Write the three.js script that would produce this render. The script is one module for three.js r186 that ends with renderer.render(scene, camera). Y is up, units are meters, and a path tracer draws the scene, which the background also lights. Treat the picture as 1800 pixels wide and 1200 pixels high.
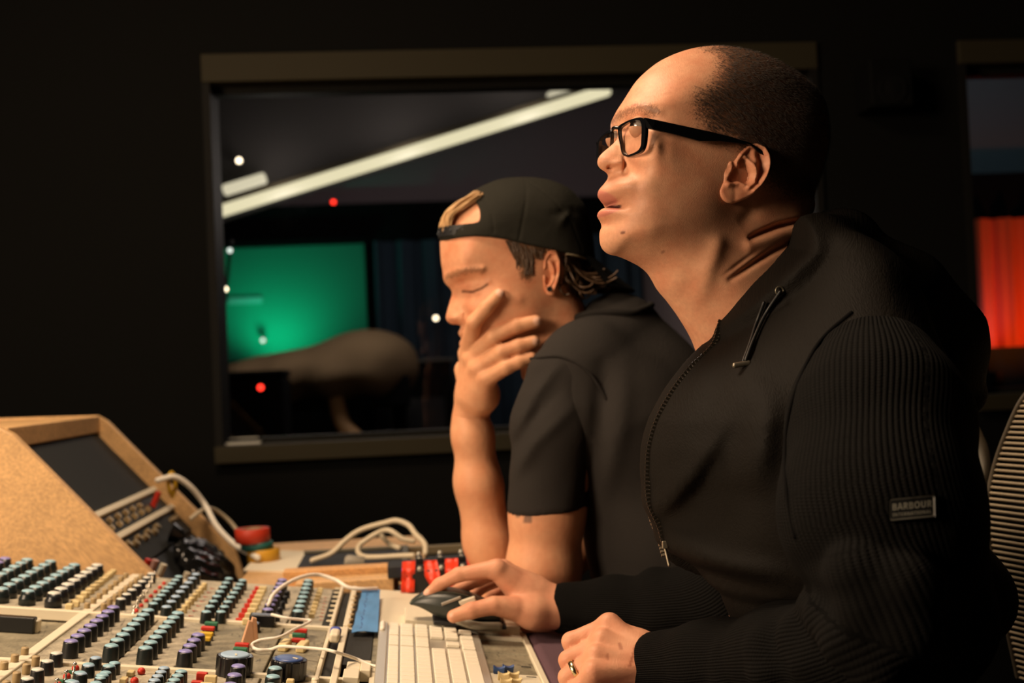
import * as THREE from 'three';
import { mergeGeometries, mergeVertices } from 'three/addons/utils/BufferGeometryUtils.js';
import { RoundedBoxGeometry } from 'three/addons/geometries/RoundedBoxGeometry.js';
import { RectAreaLightUniformsLib } from 'three/addons/lights/RectAreaLightUniformsLib.js';
import { ImprovedNoise } from 'three/addons/math/ImprovedNoise.js';

// ---------- camera, lamps of the control room, exposure ----------
const scene = new THREE.Scene();
scene.background = new THREE.Color(0x000000);
const renderer = new THREE.WebGLRenderer({ antialias: true });
renderer.toneMapping = THREE.LinearToneMapping;
renderer.toneMappingExposure = 1.0;
renderer.shadowMap.enabled = true;
RectAreaLightUniformsLib.init();

const camera = new THREE.PerspectiveCamera(30.65, 1.5, 0.05, 60);
camera.rotation.order = 'YXZ';
camera.position.set(0, 1.15, 0);
camera.rotation.set(THREE.MathUtils.degToRad(1.45), THREE.MathUtils.degToRad(-5.1), THREE.MathUtils.degToRad(-2.5));
camera.focus = 1.32;
camera.userData.fStop = 4.5;
scene.add(camera);

// warm lamps: a soft panel high on the left side of the room, one on the ceiling above the desk
const LAMP_WARM = new THREE.Color().setRGB(1.0, 0.74, 0.50);
const LAMPS = [
  { pos: [-1.85, 1.9, -0.38], aim: [0.3, 1.15, -1.5], w: 0.9, h: 0.7, power: 31 },
  { pos: [-0.45, 2.6, -1.7], aim: [-0.45, 0, -1.7], w: 0.6, h: 0.6, power: 32 },
];

// ---------- helpers ----------
let seed = 7;
const rnd = () => { seed = (seed * 1664525 + 1013904223) % 4294967296; return seed / 4294967296; };
const noise = new ImprovedNoise();
const fbm = (x, y, z, o = 3) => { let s = 0, a = 0.5, f = 1; for (let i = 0; i < o; i++) { s += a * noise.noise(x * f, y * f, z * f); a *= 0.5; f *= 2.03; } return s; };
const clamp = (v, a, b) => Math.min(b, Math.max(a, v));
const smooth = (a, b, x) => { const t = clamp((x - a) / (b - a), 0, 1); return t * t * (3 - 2 * t); };
const V = (a) => new THREE.Vector3(a[0], a[1], a[2]);
const taken = {};
const numbered = (n) => { const k = taken[n] = (taken[n] ?? -1) + 1; return k ? `${n}_${String(k).padStart(3, '0')}` : n; };
function tag(o, label, category, group, kind) {
  o.userData = {};
  if (label) o.userData.label = label;
  if (category) o.userData.category = category;
  if (group) o.userData.group = group;
  if (kind) o.userData.kind = kind;
  return o;
}
function thing(name, label, category, pos = [0, 0, 0], group) {
  const g = new THREE.Group(); g.name = numbered(name); g.position.set(...pos); scene.add(g);
  return tag(g, label, category, group);
}
function shade(m) { m.castShadow = true; m.receiveShadow = true; return m; }
// a mesh whose geometry is written in world metres, hung under its thing (or the scene)
function part(name, geo, mat, parent, label) {
  const m = shade(new THREE.Mesh(geo, mat));
  if (parent) { m.name = name; parent.add(m); if (parent.parent === scene) m.position.copy(parent.position).negate(); } else { m.name = numbered(name); scene.add(m); }
  if (label) m.userData.label = label;
  return m;
}
function struct(name, geo, mat) { const m = part(name, geo, mat); m.userData.kind = 'structure'; return m; }
const merge = (list) => mergeGeometries(list.map((g) => { const h = g.index ? g.toNonIndexed() : g; for (const k of Object.keys(h.attributes)) if (!['position', 'normal', 'uv'].includes(k)) h.deleteAttribute(k); return h; }));
function box(x0, x1, y0, y1, z0, z1, r = 0) {
  const w = x1 - x0, h = y1 - y0, d = z1 - z0;
  const g = r ? new RoundedBoxGeometry(w, h, d, 2, r) : new THREE.BoxGeometry(w, h, d);
  return g.translate((x0 + x1) / 2, (y0 + y1) / 2, (z0 + z1) / 2);
}
function tube(pts, r, seg = 0, rad = 10, closed = false) {
  const c = new THREE.CatmullRomCurve3(pts.map(V), closed, 'centripetal');
  const g = new THREE.TubeGeometry(c, seg || pts.length * 8, r, rad, closed);
  if (closed) return g;
  const caps = [g];
  for (const t of [0, 1]) { const s = new THREE.SphereGeometry(r, rad, 6); const p = c.getPoint(t); s.translate(p.x, p.y, p.z); caps.push(s); }
  return merge(caps);
}
function lathe(p, seg = 24) { return new THREE.LatheGeometry(p.map(([x, y]) => new THREE.Vector2(x, y)), seg); }
// geometry made in its own axes, turned so that its y runs along the console's normal and set at p
const TILT = Math.atan(0.125);
const conMat = (p, turn = 0) => new THREE.Matrix4().makeTranslation(...p).multiply(new THREE.Matrix4().makeRotationZ(-TILT)).multiply(new THREE.Matrix4().makeRotationY(turn));
const conY = (x) => 0.79 - (x - 0.1) * 0.125;

// ---------- textures ----------
function canvasTex(w, h, draw, srgb = true) {
  const c = document.createElement('canvas'); c.width = w; c.height = h; draw(c.getContext('2d'), w, h);
  const t = new THREE.CanvasTexture(c); t.wrapS = t.wrapT = THREE.RepeatWrapping; if (srgb) t.colorSpace = THREE.SRGBColorSpace; return t;
}
function dataTex(n, fn, srgb = false) {
  const d = new Uint8Array(n * n * 4);
  for (let j = 0; j < n; j++) for (let i = 0; i < n; i++) { const v = fn(i / n, j / n), k = (j * n + i) * 4; const a = Array.isArray(v) ? v : [v, v, v]; for (let c = 0; c < 3; c++) d[k + c] = clamp(a[c], 0, 1) * 255; d[k + 3] = 255; }
  const t = new THREE.DataTexture(d, n, n); t.wrapS = t.wrapT = THREE.RepeatWrapping; t.magFilter = THREE.LinearFilter; t.minFilter = THREE.LinearFilter; if (srgb) t.colorSpace = THREE.SRGBColorSpace; t.needsUpdate = true; return t;
}
// noise that repeats over the unit square
const tileNoise = (u, v, f, z = 0) => { const A = Math.PI * 2; return fbm(Math.cos(u * A) * f / 6.28 + 9, Math.sin(u * A) * f / 6.28 + Math.cos(v * A) * f / 6.28, Math.sin(v * A) * f / 6.28 + z, 3); };
const rep = (t, u, v) => { const c = t.clone(); c.repeat.set(u, v); c.needsUpdate = true; return c; };

// ---------- implicit surfaces ----------
const roundCone = (a, ra, b, rb) => ({ a, ra, b, rb, dx: b[0] - a[0], dy: b[1] - a[1], dz: b[2] - a[2] });
function dCone(c, x, y, z) {
  const px = x - c.a[0], py = y - c.a[1], pz = z - c.a[2];
  const L2 = c.dx * c.dx + c.dy * c.dy + c.dz * c.dz || 1e-9;
  const t = clamp((px * c.dx + py * c.dy + pz * c.dz) / L2, 0, 1);
  const ex = px - c.dx * t, ey = py - c.dy * t, ez = pz - c.dz * t;
  return Math.sqrt(ex * ex + ey * ey + ez * ez) - (c.ra + (c.rb - c.ra) * t);
}
function dEll(e, x, y, z) {   // e: {c, r, m?}
  let px = x - e.c[0], py = y - e.c[1], pz = z - e.c[2];
  if (e.ry) { const c = Math.cos(e.ry), s = Math.sin(e.ry), q = px * c - pz * s; pz = px * s + pz * c; px = q; }
  if (e.rz) { const c = Math.cos(e.rz), s = Math.sin(e.rz), q = px * c + py * s; py = -px * s + py * c; px = q; }
  const k0 = Math.hypot(px / e.r[0], py / e.r[1], pz / e.r[2]), k1 = Math.hypot(px / e.r[0] ** 2, py / e.r[1] ** 2, pz / e.r[2] ** 2);
  return k1 < 1e-9 ? -Math.min(...e.r) : k0 * (k0 - 1) / k1;
}
const smin = (a, b, k) => { const h = Math.max(k - Math.abs(a - b), 0) / k; return Math.min(a, b) - h * h * k * 0.25; };
const smax = (a, b, k) => -smin(-a, -b, k);
const chain = (pts, rs) => pts.slice(1).map((p, i) => roundCone(pts[i], rs[i], p, rs[i + 1]));
const blob = (prims, k) => (x, y, z) => { let d = 1e3; for (const c of prims) d = smin(d, c.r ? dEll(c, x, y, z) : dCone(c, x, y, z), c.k ?? k); return d; };
function segDist2(pts, x, y) {   // distance to a polyline in the xy plane, and how far along it (0..1)
  let best = 1e9, at = 0; const n = pts.length - 1;
  for (let i = 0; i < n; i++) { const [ax, ay] = pts[i], [bx, by] = pts[i + 1], dx = bx - ax, dy = by - ay; const t = clamp(((x - ax) * dx + (y - ay) * dy) / (dx * dx + dy * dy || 1e-9), 0, 1); const d = Math.hypot(x - ax - dx * t, y - ay - dy * t); if (d < best) { best = d; at = (i + t) / n; } }
  return [best, at];
}
// surface nets over a box; blocks far from the surface are skipped
function nets(f, lo, hi, cell, slack = 1.15) {
  const n = [0, 1, 2].map((i) => Math.ceil((hi[i] - lo[i]) / cell / 8) * 8 + 1), [nx, ny, nz] = n;
  const g = new Float32Array(nx * ny * nz).fill(9), R = 8 * cell * 0.87 * slack + cell;
  const id = (i, j, k) => i + nx * (j + ny * k), done = new Uint8Array(nx * ny * nz);
  for (let K = 0; K < nz - 1; K += 8) for (let J = 0; J < ny - 1; J += 8) for (let I = 0; I < nx - 1; I += 8) {
    const c = f(lo[0] + (I + 4) * cell, lo[1] + (J + 4) * cell, lo[2] + (K + 4) * cell);
    const far = slack < 50 && Math.abs(c) > R;
    for (let k = K; k <= K + 8; k++) for (let j = J; j <= J + 8; j++) for (let i = I; i <= I + 8; i++) {
      const q = id(i, j, k); if (done[q]) continue;
      if (far) { if (g[q] === 9) g[q] = c < 0 ? -8 : 8; } else { g[q] = f(lo[0] + i * cell, lo[1] + j * cell, lo[2] + k * cell); done[q] = 1; }
    }
  }
  const P = [], vid = new Int32Array(nx * ny * nz).fill(-1);
  const E = [[0, 1], [2, 3], [4, 5], [6, 7], [0, 2], [1, 3], [4, 6], [5, 7], [0, 4], [1, 5], [2, 6], [3, 7]];
  const o = [0, 1, nx, nx + 1, nx * ny, nx * ny + 1, nx * ny + nx, nx * ny + nx + 1];
  for (let k = 0; k < nz - 1; k++) for (let j = 0; j < ny - 1; j++) for (let i = 0; i < nx - 1; i++) {
    const b = id(i, j, k); let m = 0;
    for (let q = 0; q < 8; q++) if (g[b + o[q]] < 0) m |= 1 << q;
    if (m === 0 || m === 255) continue;
    let sx = 0, sy = 0, sz = 0, c = 0;
    for (const [p, q] of E) {
      if (((m >> p) & 1) === ((m >> q) & 1)) continue;
      const a = g[b + o[p]], d = g[b + o[q]], t = a / (a - d);
      sx += (p & 1) + t * ((q & 1) - (p & 1)); sy += ((p >> 1) & 1) + t * (((q >> 1) & 1) - ((p >> 1) & 1)); sz += (p >> 2) + t * ((q >> 2) - (p >> 2)); c++;
    }
    vid[b] = P.length / 3; P.push(lo[0] + (i + sx / c) * cell, lo[1] + (j + sy / c) * cell, lo[2] + (k + sz / c) * cell);
  }
  const T = [], quad = (a, b, c, d, flip) => { if (a < 0 || b < 0 || c < 0 || d < 0) return; if (flip) T.push(a, d, c, a, c, b); else T.push(a, b, c, a, c, d); };
  for (let k = 1; k < nz - 1; k++) for (let j = 1; j < ny - 1; j++) for (let i = 1; i < nx - 1; i++) {
    const b = id(i, j, k), s = g[b] < 0;
    if (s !== g[b + 1] < 0) quad(vid[b - nx - nx * ny], vid[b - nx * ny], vid[b], vid[b - nx], !s);
    if (s !== g[b + nx] < 0) quad(vid[b - 1 - nx * ny], vid[b - nx * ny], vid[b], vid[b - 1], s);
    if (s !== g[b + nx * ny] < 0) quad(vid[b - 1 - nx], vid[b - nx], vid[b], vid[b - 1], !s);
  }
  const geo = new THREE.BufferGeometry();
  geo.setAttribute('position', new THREE.Float32BufferAttribute(P, 3)); geo.setIndex(T); geo.computeVertexNormals();
  return geo;
}
const planarUV = (geo, s = 1) => { const p = geo.attributes.position, u = new Float32Array(p.count * 2); for (let i = 0; i < p.count; i++) { u[2 * i] = (p.getX(i) + p.getZ(i) * 0.37) * s; u[2 * i + 1] = (p.getY(i) + p.getZ(i) * 0.53) * s; } geo.setAttribute('uv', new THREE.BufferAttribute(u, 2)); return geo; };
function paint(geo, fn) { const p = geo.attributes.position, c = new Float32Array(p.count * 3); for (let i = 0; i < p.count; i++) { const v = fn(p.getX(i), p.getY(i), p.getZ(i)); c.set(v, 3 * i); } geo.setAttribute('color', new THREE.BufferAttribute(c, 3)); return geo; }
// thin-plate spline through [x, y, value]
function tps(pts, reg = 0.003) {
  const n = pts.length, N = n + 3, A = [], U = (d2) => d2 < 1e-9 ? 0 : d2 * Math.log(d2) * 0.5, S = 0.01;
  for (let i = 0; i < N; i++) A.push(new Float64Array(N + 1));
  for (let i = 0; i < n; i++) { for (let j = 0; j < n; j++) A[i][j] = U(((pts[i][0] - pts[j][0]) * S) ** 2 + ((pts[i][1] - pts[j][1]) * S) ** 2) + (i === j ? reg : 0); A[i][n] = A[n][i] = 1; A[i][n + 1] = A[n + 1][i] = pts[i][0] * S; A[i][n + 2] = A[n + 2][i] = pts[i][1] * S; A[i][N] = pts[i][2]; }
  for (let c = 0; c < N; c++) { let p = c; for (let r = c + 1; r < N; r++) if (Math.abs(A[r][c]) > Math.abs(A[p][c])) p = r; [A[c], A[p]] = [A[p], A[c]]; for (let r = 0; r < N; r++) { if (r === c) continue; const f = A[r][c] / A[c][c]; if (f) for (let k = c; k <= N; k++) A[r][k] -= f * A[c][k]; } }
  const w = A.map((r, i) => r[N] / r[i]);
  return (x, y) => { let s = w[n] + w[n + 1] * x * S + w[n + 2] * y * S; for (let i = 0; i < n; i++) s += w[i] * U(((x - pts[i][0]) * S) ** 2 + ((y - pts[i][1]) * S) ** 2); return s; };
}
const curve2 = (pts, per = 4, closed = true) => { const c = new THREE.CatmullRomCurve3(pts.map((p) => new THREE.Vector3(p[0], p[1], 0)), closed, 'centripetal'); return c.getPoints(pts.length * per).map((p) => [p.x, p.y]); };
function inside(poly, x, y) { let r = false; for (let i = 0, j = poly.length - 1; i < poly.length; j = i++) { const [xi, yi] = poly[i], [xj, yj] = poly[j]; if ((yi > y) !== (yj > y) && x < (xj - xi) * (y - yi) / (yj - yi) + xi) r = !r; } return r; }
const sd2 = (poly, x, y) => { const d = segDist2([...poly, poly[0]], x, y)[0]; return inside(poly, x, y) ? d : -d; };   // positive inside
// A body of revolution-like relief in millimetres: outline in the sagittal plane (x, y), half width W and edge rounding R over it
function relief({ outline, W, R, marks = [], step = 1, per = 4, minW = 2, blur = 1, soft = 0.003, calm }) {
  const poly = curve2(outline, per), xs = poly.map((p) => p[0]), ys = poly.map((p) => p[1]);
  const x0 = Math.min(...xs) - 8, x1 = Math.max(...xs) + 8, y0 = Math.min(...ys) - 8, y1 = Math.max(...ys) + 8;
  const nx = Math.ceil((x1 - x0) / step) + 1, ny = Math.ceil((y1 - y0) / step) + 1;
  const fW = tps(W, soft), fR = tps(R), D = new Float32Array(nx * ny), w = new Float32Array(nx * ny), r = new Float32Array(nx * ny);
  for (let j = 0; j < ny; j++) for (let i = 0; i < nx; i++) {
    const x = x0 + i * step, y = y0 + j * step, k = j * nx + i;
    D[k] = sd2(poly, x, y); w[k] = fW(x, y);
  }
  if (calm) { // even out the broad planes behind calm[0]..calm[1]
    let A = w.slice(), B = new Float32Array(nx * ny); const rr = 9; for (let b = 0; b < 3; b++) { for (let j = 0; j < ny; j++) for (let i = 0; i < nx; i++) { let t = 0; for (let d = -rr; d <= rr; d++) t += A[j * nx + clamp(i + d, 0, nx - 1)]; B[j * nx + i] = t / (2 * rr + 1); } for (let j = 0; j < ny; j++) for (let i = 0; i < nx; i++) { let t = 0; for (let d = -rr; d <= rr; d++) t += B[clamp(j + d, 0, ny - 1) * nx + i]; A[j * nx + i] = t / (2 * rr + 1); } }
    for (let j = 0; j < ny; j++) for (let i = 0; i < nx; i++) { const k = j * nx + i, t = smooth(calm[0], calm[1], x0 + i * step); w[k] += (A[k] - w[k]) * t; }
  }
  for (let j = 0; j < ny; j++) for (let i = 0; i < nx; i++) {
    const x = x0 + i * step, y = y0 + j * step, k = j * nx + i; let a = w[k];
    for (const m of marks) { const [d, t] = segDist2(m.p, x, y); if (d < m.w * 3) a += m.a * Math.exp(-((d / m.w) ** 2)) * (m.fade ? Math.sin(Math.PI * clamp(t * 0.9 + 0.05, 0, 1)) ** m.fade : 1); }
    w[k] = Math.max(minW, a); r[k] = Math.max(3, fR(x, y));
  }
  for (let b = 0; b < blur; b++) { const q = D.slice(); for (let j = 1; j < ny - 1; j++) for (let i = 1; i < nx - 1; i++) { const k = j * nx + i; D[k] = (q[k] * 4 + (q[k - 1] + q[k + 1] + q[k - nx] + q[k + nx]) * 2 + q[k - nx - 1] + q[k - nx + 1] + q[k + nx - 1] + q[k + nx + 1]) / 16; } }
  const samp = (A, x, y) => { const u = clamp((x - x0) / step, 0, nx - 1.001), v = clamp((y - y0) / step, 0, ny - 1.001), i = u | 0, j = v | 0, a = u - i, b = v - j, k = j * nx + i; return (A[k] * (1 - a) + A[k + 1] * a) * (1 - b) + (A[k + nx] * (1 - a) + A[k + nx + 1] * a) * b; };
  const f = (x, y, z, grow = 0) => {
    const d = samp(D, x, y) + grow, ww = samp(w, x, y) + grow, rr = samp(r, x, y);
    const e = 1 - Math.min(d / rr, 1), q = Math.hypot(z / ww, e) - 1;
    return q * Math.min(ww, rr * 1.2) * 0.9;
  };
  const height = (x, y) => { const d = samp(D, x, y); if (d <= 0) return 0; const e = 1 - Math.min(d / samp(r, x, y), 1); return samp(w, x, y) * Math.sqrt(Math.max(0, 1 - e * e)); };
  return { f, height, box: [x0, x1, y0, y1], D: (x, y) => samp(D, x, y) };
}
// millimetres of a head's own axes -> world metres
function headToWorld(geo, o, a) { return geo.scale(0.001, 0.001, 0.001).applyMatrix4(new THREE.Matrix4().makeRotationY(a)).translate(...o); }
const headPoint = (p, o, a) => new THREE.Vector3(p[0], p[1], p[2]).multiplyScalar(0.001).applyAxisAngle(new THREE.Vector3(0, 1, 0), a).add(V(o));

// ---------- materials ----------
const std = (color, roughness = 0.7, more = {}) => new THREE.MeshStandardMaterial({ color, roughness, ...more });
const cloth = (color, roughness = 0.9, more = {}) => new THREE.MeshPhysicalMaterial({ color, roughness, specularIntensity: 0.15, ...more });
const weave = dataTex(256, (u, v) => 0.5 + 0.25 * Math.sin(u * 6.2832 * 64) * Math.sin(v * 6.2832 * 64) + 0.35 * tileNoise(u, v, 40));
const grainNoise = dataTex(256, (u, v) => 0.5 + 0.9 * tileNoise(u, v, 30) + 0.25 * (((Math.sin(u * 9173.1 + v * 5231.7) * 43758.5) % 1)));
const M = {
  wall: cloth(0x0b0b0a, 0.95, { bumpMap: rep(weave, 3, 3), bumpScale: 0.001 }),
  floor: std(0x2a211b, 0.6),
  ceiling: std(0x24211d, 0.9),
  frame: cloth(0x2a261b, 0.65), jamb: cloth(0x12110f, 0.7), frameDark: cloth(0x141310, 0.6),
  black: std(0x0b0b0c, 0.5), blackGloss: std(0x09090a, 0.25), rubber: std(0x15161a, 0.7),
  glass: new THREE.MeshPhysicalMaterial({ color: 0xffffff, transmission: 1, thickness: 0, roughness: 0, ior: 1.45, specularIntensity: 0.25 }),
  liveWall: std(0x7d7278, 0.9), liveDark: cloth(0x0c0d0e, 0.9), liveFloor: std(0x1d1713, 0.6),
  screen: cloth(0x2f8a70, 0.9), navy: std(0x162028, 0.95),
  drape: cloth(0x75624a, 0.95), tan: std(0x8a6a45, 0.7),
  steel: std(0xb9b4aa, 0.35, { metalness: 0.9 }),
};
const glow = (c, s) => new THREE.MeshStandardMaterial({ color: 0x000000, emissive: c, emissiveIntensity: s, roughness: 0.6 });

// ---------- control room shell ----------
const ZB = -3.3, WX0 = -0.49, WX1 = 1.163, WY0 = 0.948, WY1 = 2.017, VX0 = 1.563, VX1 = 2.5, VY0 = 0.99, VY1 = 2.012, TOP = 2.7;
struct('floor', box(-2.6, 3.0, -0.1, 0, ZB - 0.15, 2.4), M.floor);
struct('ceiling', box(-2.6, 3.0, TOP, TOP + 0.1, ZB - 0.15, 2.4), M.ceiling);
struct('wall_back', merge([
  box(-2.6, WX0, 0, TOP, ZB - 0.15, ZB), box(WX1, VX0, 0, TOP, ZB - 0.15, ZB), box(VX1, 3.0, 0, TOP, ZB - 0.15, ZB),
  box(WX0, WX1, 0, WY0, ZB - 0.15, ZB), box(WX0, WX1, WY1, TOP, ZB - 0.15, ZB), box(VX0, VX1, 0, VY0, ZB - 0.15, ZB), box(VX0, VX1, VY1, TOP, ZB - 0.15, ZB)]), M.wall);
struct('wall_left', box(-2.7, -2.6, 0, TOP, ZB - 0.15, 2.4), M.wall);
struct('wall_right', box(3.0, 3.1, 0, TOP, ZB - 0.15, 2.4), M.wall);
struct('wall_front', box(-2.6, 3.0, 0, TOP, 2.4, 2.5), M.wall);

function windowUnit(name, x0, x1, y0, y1, t) {
  const g = new THREE.Group(); g.name = name; g.position.set((x0 + x1) / 2, y0, ZB - 0.08); g.userData = { kind: 'structure' }; scene.add(g);
  part('frame', merge([box(x0, x1, y1 - t, y1, ZB - 0.15, ZB + 0.015, 0.004), box(x0, x1, y0, y0 + 0.045, ZB - 0.15, ZB + 0.03, 0.004)]), M.frame, g);
  part('frame_jamb', merge([box(x0, x0 + 0.02, y0 + 0.045, y1 - t, ZB - 0.15, ZB + 0.01), box(x1 - 0.02, x1, y0 + 0.045, y1 - t, ZB - 0.15, ZB + 0.01)]), M.jamb, g);
  part('stop_bead', merge([box(x0 + 0.02, x1 - 0.02, y1 - t - 0.018, y1 - t, ZB - 0.1, ZB - 0.05), box(x0 + 0.02, x1 - 0.02, y0 + 0.045, y0 + 0.06, ZB - 0.1, ZB - 0.05)]), M.frameDark, g);
  part('pane', box(x0 + 0.02, x1 - 0.02, y0 + 0.046, y1 - t - 0.001, ZB - 0.08, ZB - 0.074), M.glass, g);
}
windowUnit('window_1', WX0, WX1, WY0, WY1, 0.075);
windowUnit('window_2', VX0, VX1, VY0, VY1, 0.065);

// ---------- lamps that light the control room ----------
LAMPS.forEach((L, i) => {
  const p = V(L.pos), dir = V(L.aim).sub(p).normalize();
  const back = p.clone().addScaledVector(dir, -0.03);
  const g = thing('panel_lamp', i ? 'square warm ceiling panel lamp above the desk' : 'large warm soft panel lamp high on the left, on a stand', 'lamp', [back.x, i ? back.y : 0, back.z]);
  const q = new THREE.Matrix4().lookAt(p, p.clone().add(dir), new THREE.Vector3(0, i ? 0 : 1, i ? 1 : 0));
  q.setPosition(back);
  part('housing', new RoundedBoxGeometry(L.w + 0.06, L.h + 0.06, 0.05, 2, 0.01).translate(0, 0, 0.02).applyMatrix4(q), M.black, g);
  part('diffuser', new THREE.BoxGeometry(L.w, L.h, 0.006).translate(0, 0, -0.012).applyMatrix4(q), glow(LAMP_WARM, 2), g);
  if (!i) { part('stand_pole', new THREE.CylinderGeometry(0.015, 0.018, back.y, 12).translate(back.x - 0.06, back.y / 2, back.z + 0.06), M.black, g); part('stand_foot', lathe([[0, 0], [0.2, 0], [0.2, 0.015], [0.03, 0.03], [0, 0.03]]).translate(back.x - 0.06, 0, back.z + 0.06), M.black, g); }
  const l = new THREE.RectAreaLight(LAMP_WARM, L.power, L.w, L.h); l.name = 'panel_light';
  l.position.copy(p).addScaledVector(dir, 0.004); l.lookAt(p.clone().add(dir)); scene.add(l);
});

// ---------- the live room behind the long window ----------
struct('floor_live_room', box(-3.2, 1.36, -0.1, 0, -7.0, ZB - 0.15), M.liveFloor);
struct('wall_live_room_far', box(-3.2, 1.36, 0, 3.4, -7.0, -6.9), M.liveWall);
struct('wall_live_room_left', box(-3.3, -3.2, 0, 3.4, -7.0, ZB - 0.15), M.liveDark);
struct('wall_live_room_partition', box(1.36, 1.44, 0, 3.4, -7.0, ZB - 0.15), M.liveWall);
struct('ceiling_live_room', box(-3.2, 1.36, 3.4, 3.5, -7.0, ZB - 0.15), M.liveDark);
{ // sloping soffit with the long lamp along its lower edge
  const a = [-0.9207,1.7974,-5.2], b = [1.0468,2.3683,-5.2];
  const s = new THREE.Shape(); s.moveTo(a[0], a[1]); s.lineTo(b[0], b[1]); s.lineTo(1.36, 2.9); s.lineTo(1.36, 3.4); s.lineTo(-3.2, 3.4); s.lineTo(-3.2, a[1] - 0.05);
  struct('trim_1', new THREE.ExtrudeGeometry(s, { depth: 0.25, bevelEnabled: false }).translate(0, 0, -5.42), std(0x2c2a28, 0.95));
  const A = V([-0.7752,1.8337,-5.1]), B = V([0.9098,2.3117,-5.1]), d = B.clone().sub(A), len = d.length(), mid = A.clone().add(B).multiplyScalar(0.5), ang = Math.atan2(d.y, d.x);
  const g = thing('strip_lamp', 'long glowing strip lamp sloping across the room behind the window', 'lamp', [A.x, A.y, A.z]);
  const bar = (w, h, dd, x, y, z) => new RoundedBoxGeometry(w, h, dd, 2, Math.min(w, h, dd) * 0.3).translate(x, y, z).rotateZ(ang).translate(mid.x, mid.y, mid.z);
  part('diffuser', bar(len, 0.046, 0.05, 0, 0, 0), glow(new THREE.Color().setRGB(0.95, 0.86, 0.55), 0.85), g);
  part('housing', bar(len + 0.02, 0.02, 0.06, 0, 0.034, -0.01), M.frame, g);
  part('end_diffuser', bar(0.18, 0.045, 0.04, -len / 2 + 0.2, 0.075, 0), glow(new THREE.Color().setRGB(0.95, 0.86, 0.6), 0.7), g);
  part('tip_diffuser', bar(0.2, 0.03, 0.04, len / 2 - 0.16, 0.048, 0), glow(new THREE.Color().setRGB(0.95, 0.86, 0.6), 0.6), g);
  for (const t of [0.2, 0.5, 0.8]) { const l = new THREE.PointLight(new THREE.Color().setRGB(1, 0.86, 0.78), 0.5); l.name = 'strip_light'; l.castShadow = true; l.shadow.radius = 6; l.position.copy(A).lerp(B, t).add(new THREE.Vector3(0, -0.05, 0.06)); scene.add(l); }
}
{ // dark band and screen on the far wall
  const p = [-1.0879,2.1162,-6.85], q = [2.5939,2.1157,-6.85], r = [-1.1366,0.7826,-6.85];
  struct('trim_2', box(-3.2, 1.36, 0, p[1], -6.9, -6.86), M.liveDark);
  const a = [-1.0518,1.8933,-6.8], b = [-0.1552,1.2739,-6.8];
  const g = thing('projection_board', 'pale board washed with green light behind the window', 'board', [(a[0] + b[0]) / 2, b[1], -6.84]);
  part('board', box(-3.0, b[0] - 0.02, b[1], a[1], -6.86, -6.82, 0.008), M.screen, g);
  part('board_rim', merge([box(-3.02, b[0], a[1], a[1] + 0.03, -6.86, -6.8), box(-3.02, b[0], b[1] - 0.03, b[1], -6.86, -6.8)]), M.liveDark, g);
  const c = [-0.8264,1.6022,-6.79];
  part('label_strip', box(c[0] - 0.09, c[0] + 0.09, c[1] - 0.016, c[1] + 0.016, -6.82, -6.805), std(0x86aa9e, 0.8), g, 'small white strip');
  // green stage lamp on the floor in front of the board
  const lp = [-0.6881,1.2502,-6.5], tgt = [-0.6144,1.6824,-6.82];
  const f = thing('stage_lamp', 'small stage lamp throwing green light on the pale board', 'lamp', [lp[0], 0, lp[2]]);
  part('stand', new THREE.CylinderGeometry(0.012, 0.012, lp[1] - 0.08, 10).translate(lp[0], (lp[1] - 0.08) / 2, lp[2]), M.black, f);
  part('foot', lathe([[0, 0], [0.16, 0], [0.16, 0.012], [0, 0.02]]).translate(lp[0], 0, lp[2]), M.black, f);
  const dir = V(tgt).sub(V(lp)).normalize(), Q = new THREE.Quaternion().setFromUnitVectors(new THREE.Vector3(0, 1, 0), dir);
  part('housing', lathe([[0, -0.08], [0.05, -0.08], [0.06, 0.0], [0.055, 0.0], [0.045, -0.06], [0, -0.06]]).applyQuaternion(Q).translate(...lp), M.black, f);
  const l = new THREE.SpotLight(new THREE.Color().setRGB(0.01, 1, 0.58), 0.8, 0, 1.1, 1.0); l.name = 'green_light'; l.castShadow = true; l.shadow.radius = 2;
  l.position.set(...lp).addScaledVector(dir, 0.02); l.target.position.set(...tgt); scene.add(l, l.target);
  // dark curtain right of the board
  const cu = [], x0 = b[0] + 0.03, x1 = 1.34;
  const cg = new THREE.PlaneGeometry(x1 - x0, a[1] - 0.02, 160, 1).translate((x0 + x1) / 2, (a[1] - 0.02) / 2 + 0.02, -6.78), pp = cg.attributes.position;
  for (let i = 0; i < pp.count; i++) pp.setZ(i, -6.78 + 0.03 * Math.sin(pp.getX(i) * 42) + 0.012 * Math.sin(pp.getX(i) * 97)); cg.computeVertexNormals();
  tag(part('curtain', cg, new THREE.MeshStandardMaterial({ color: 0x2a3c4c, roughness: 0.95, side: THREE.DoubleSide })), 'dark blue pleated curtain hanging behind the window', 'curtain');
}
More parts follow.
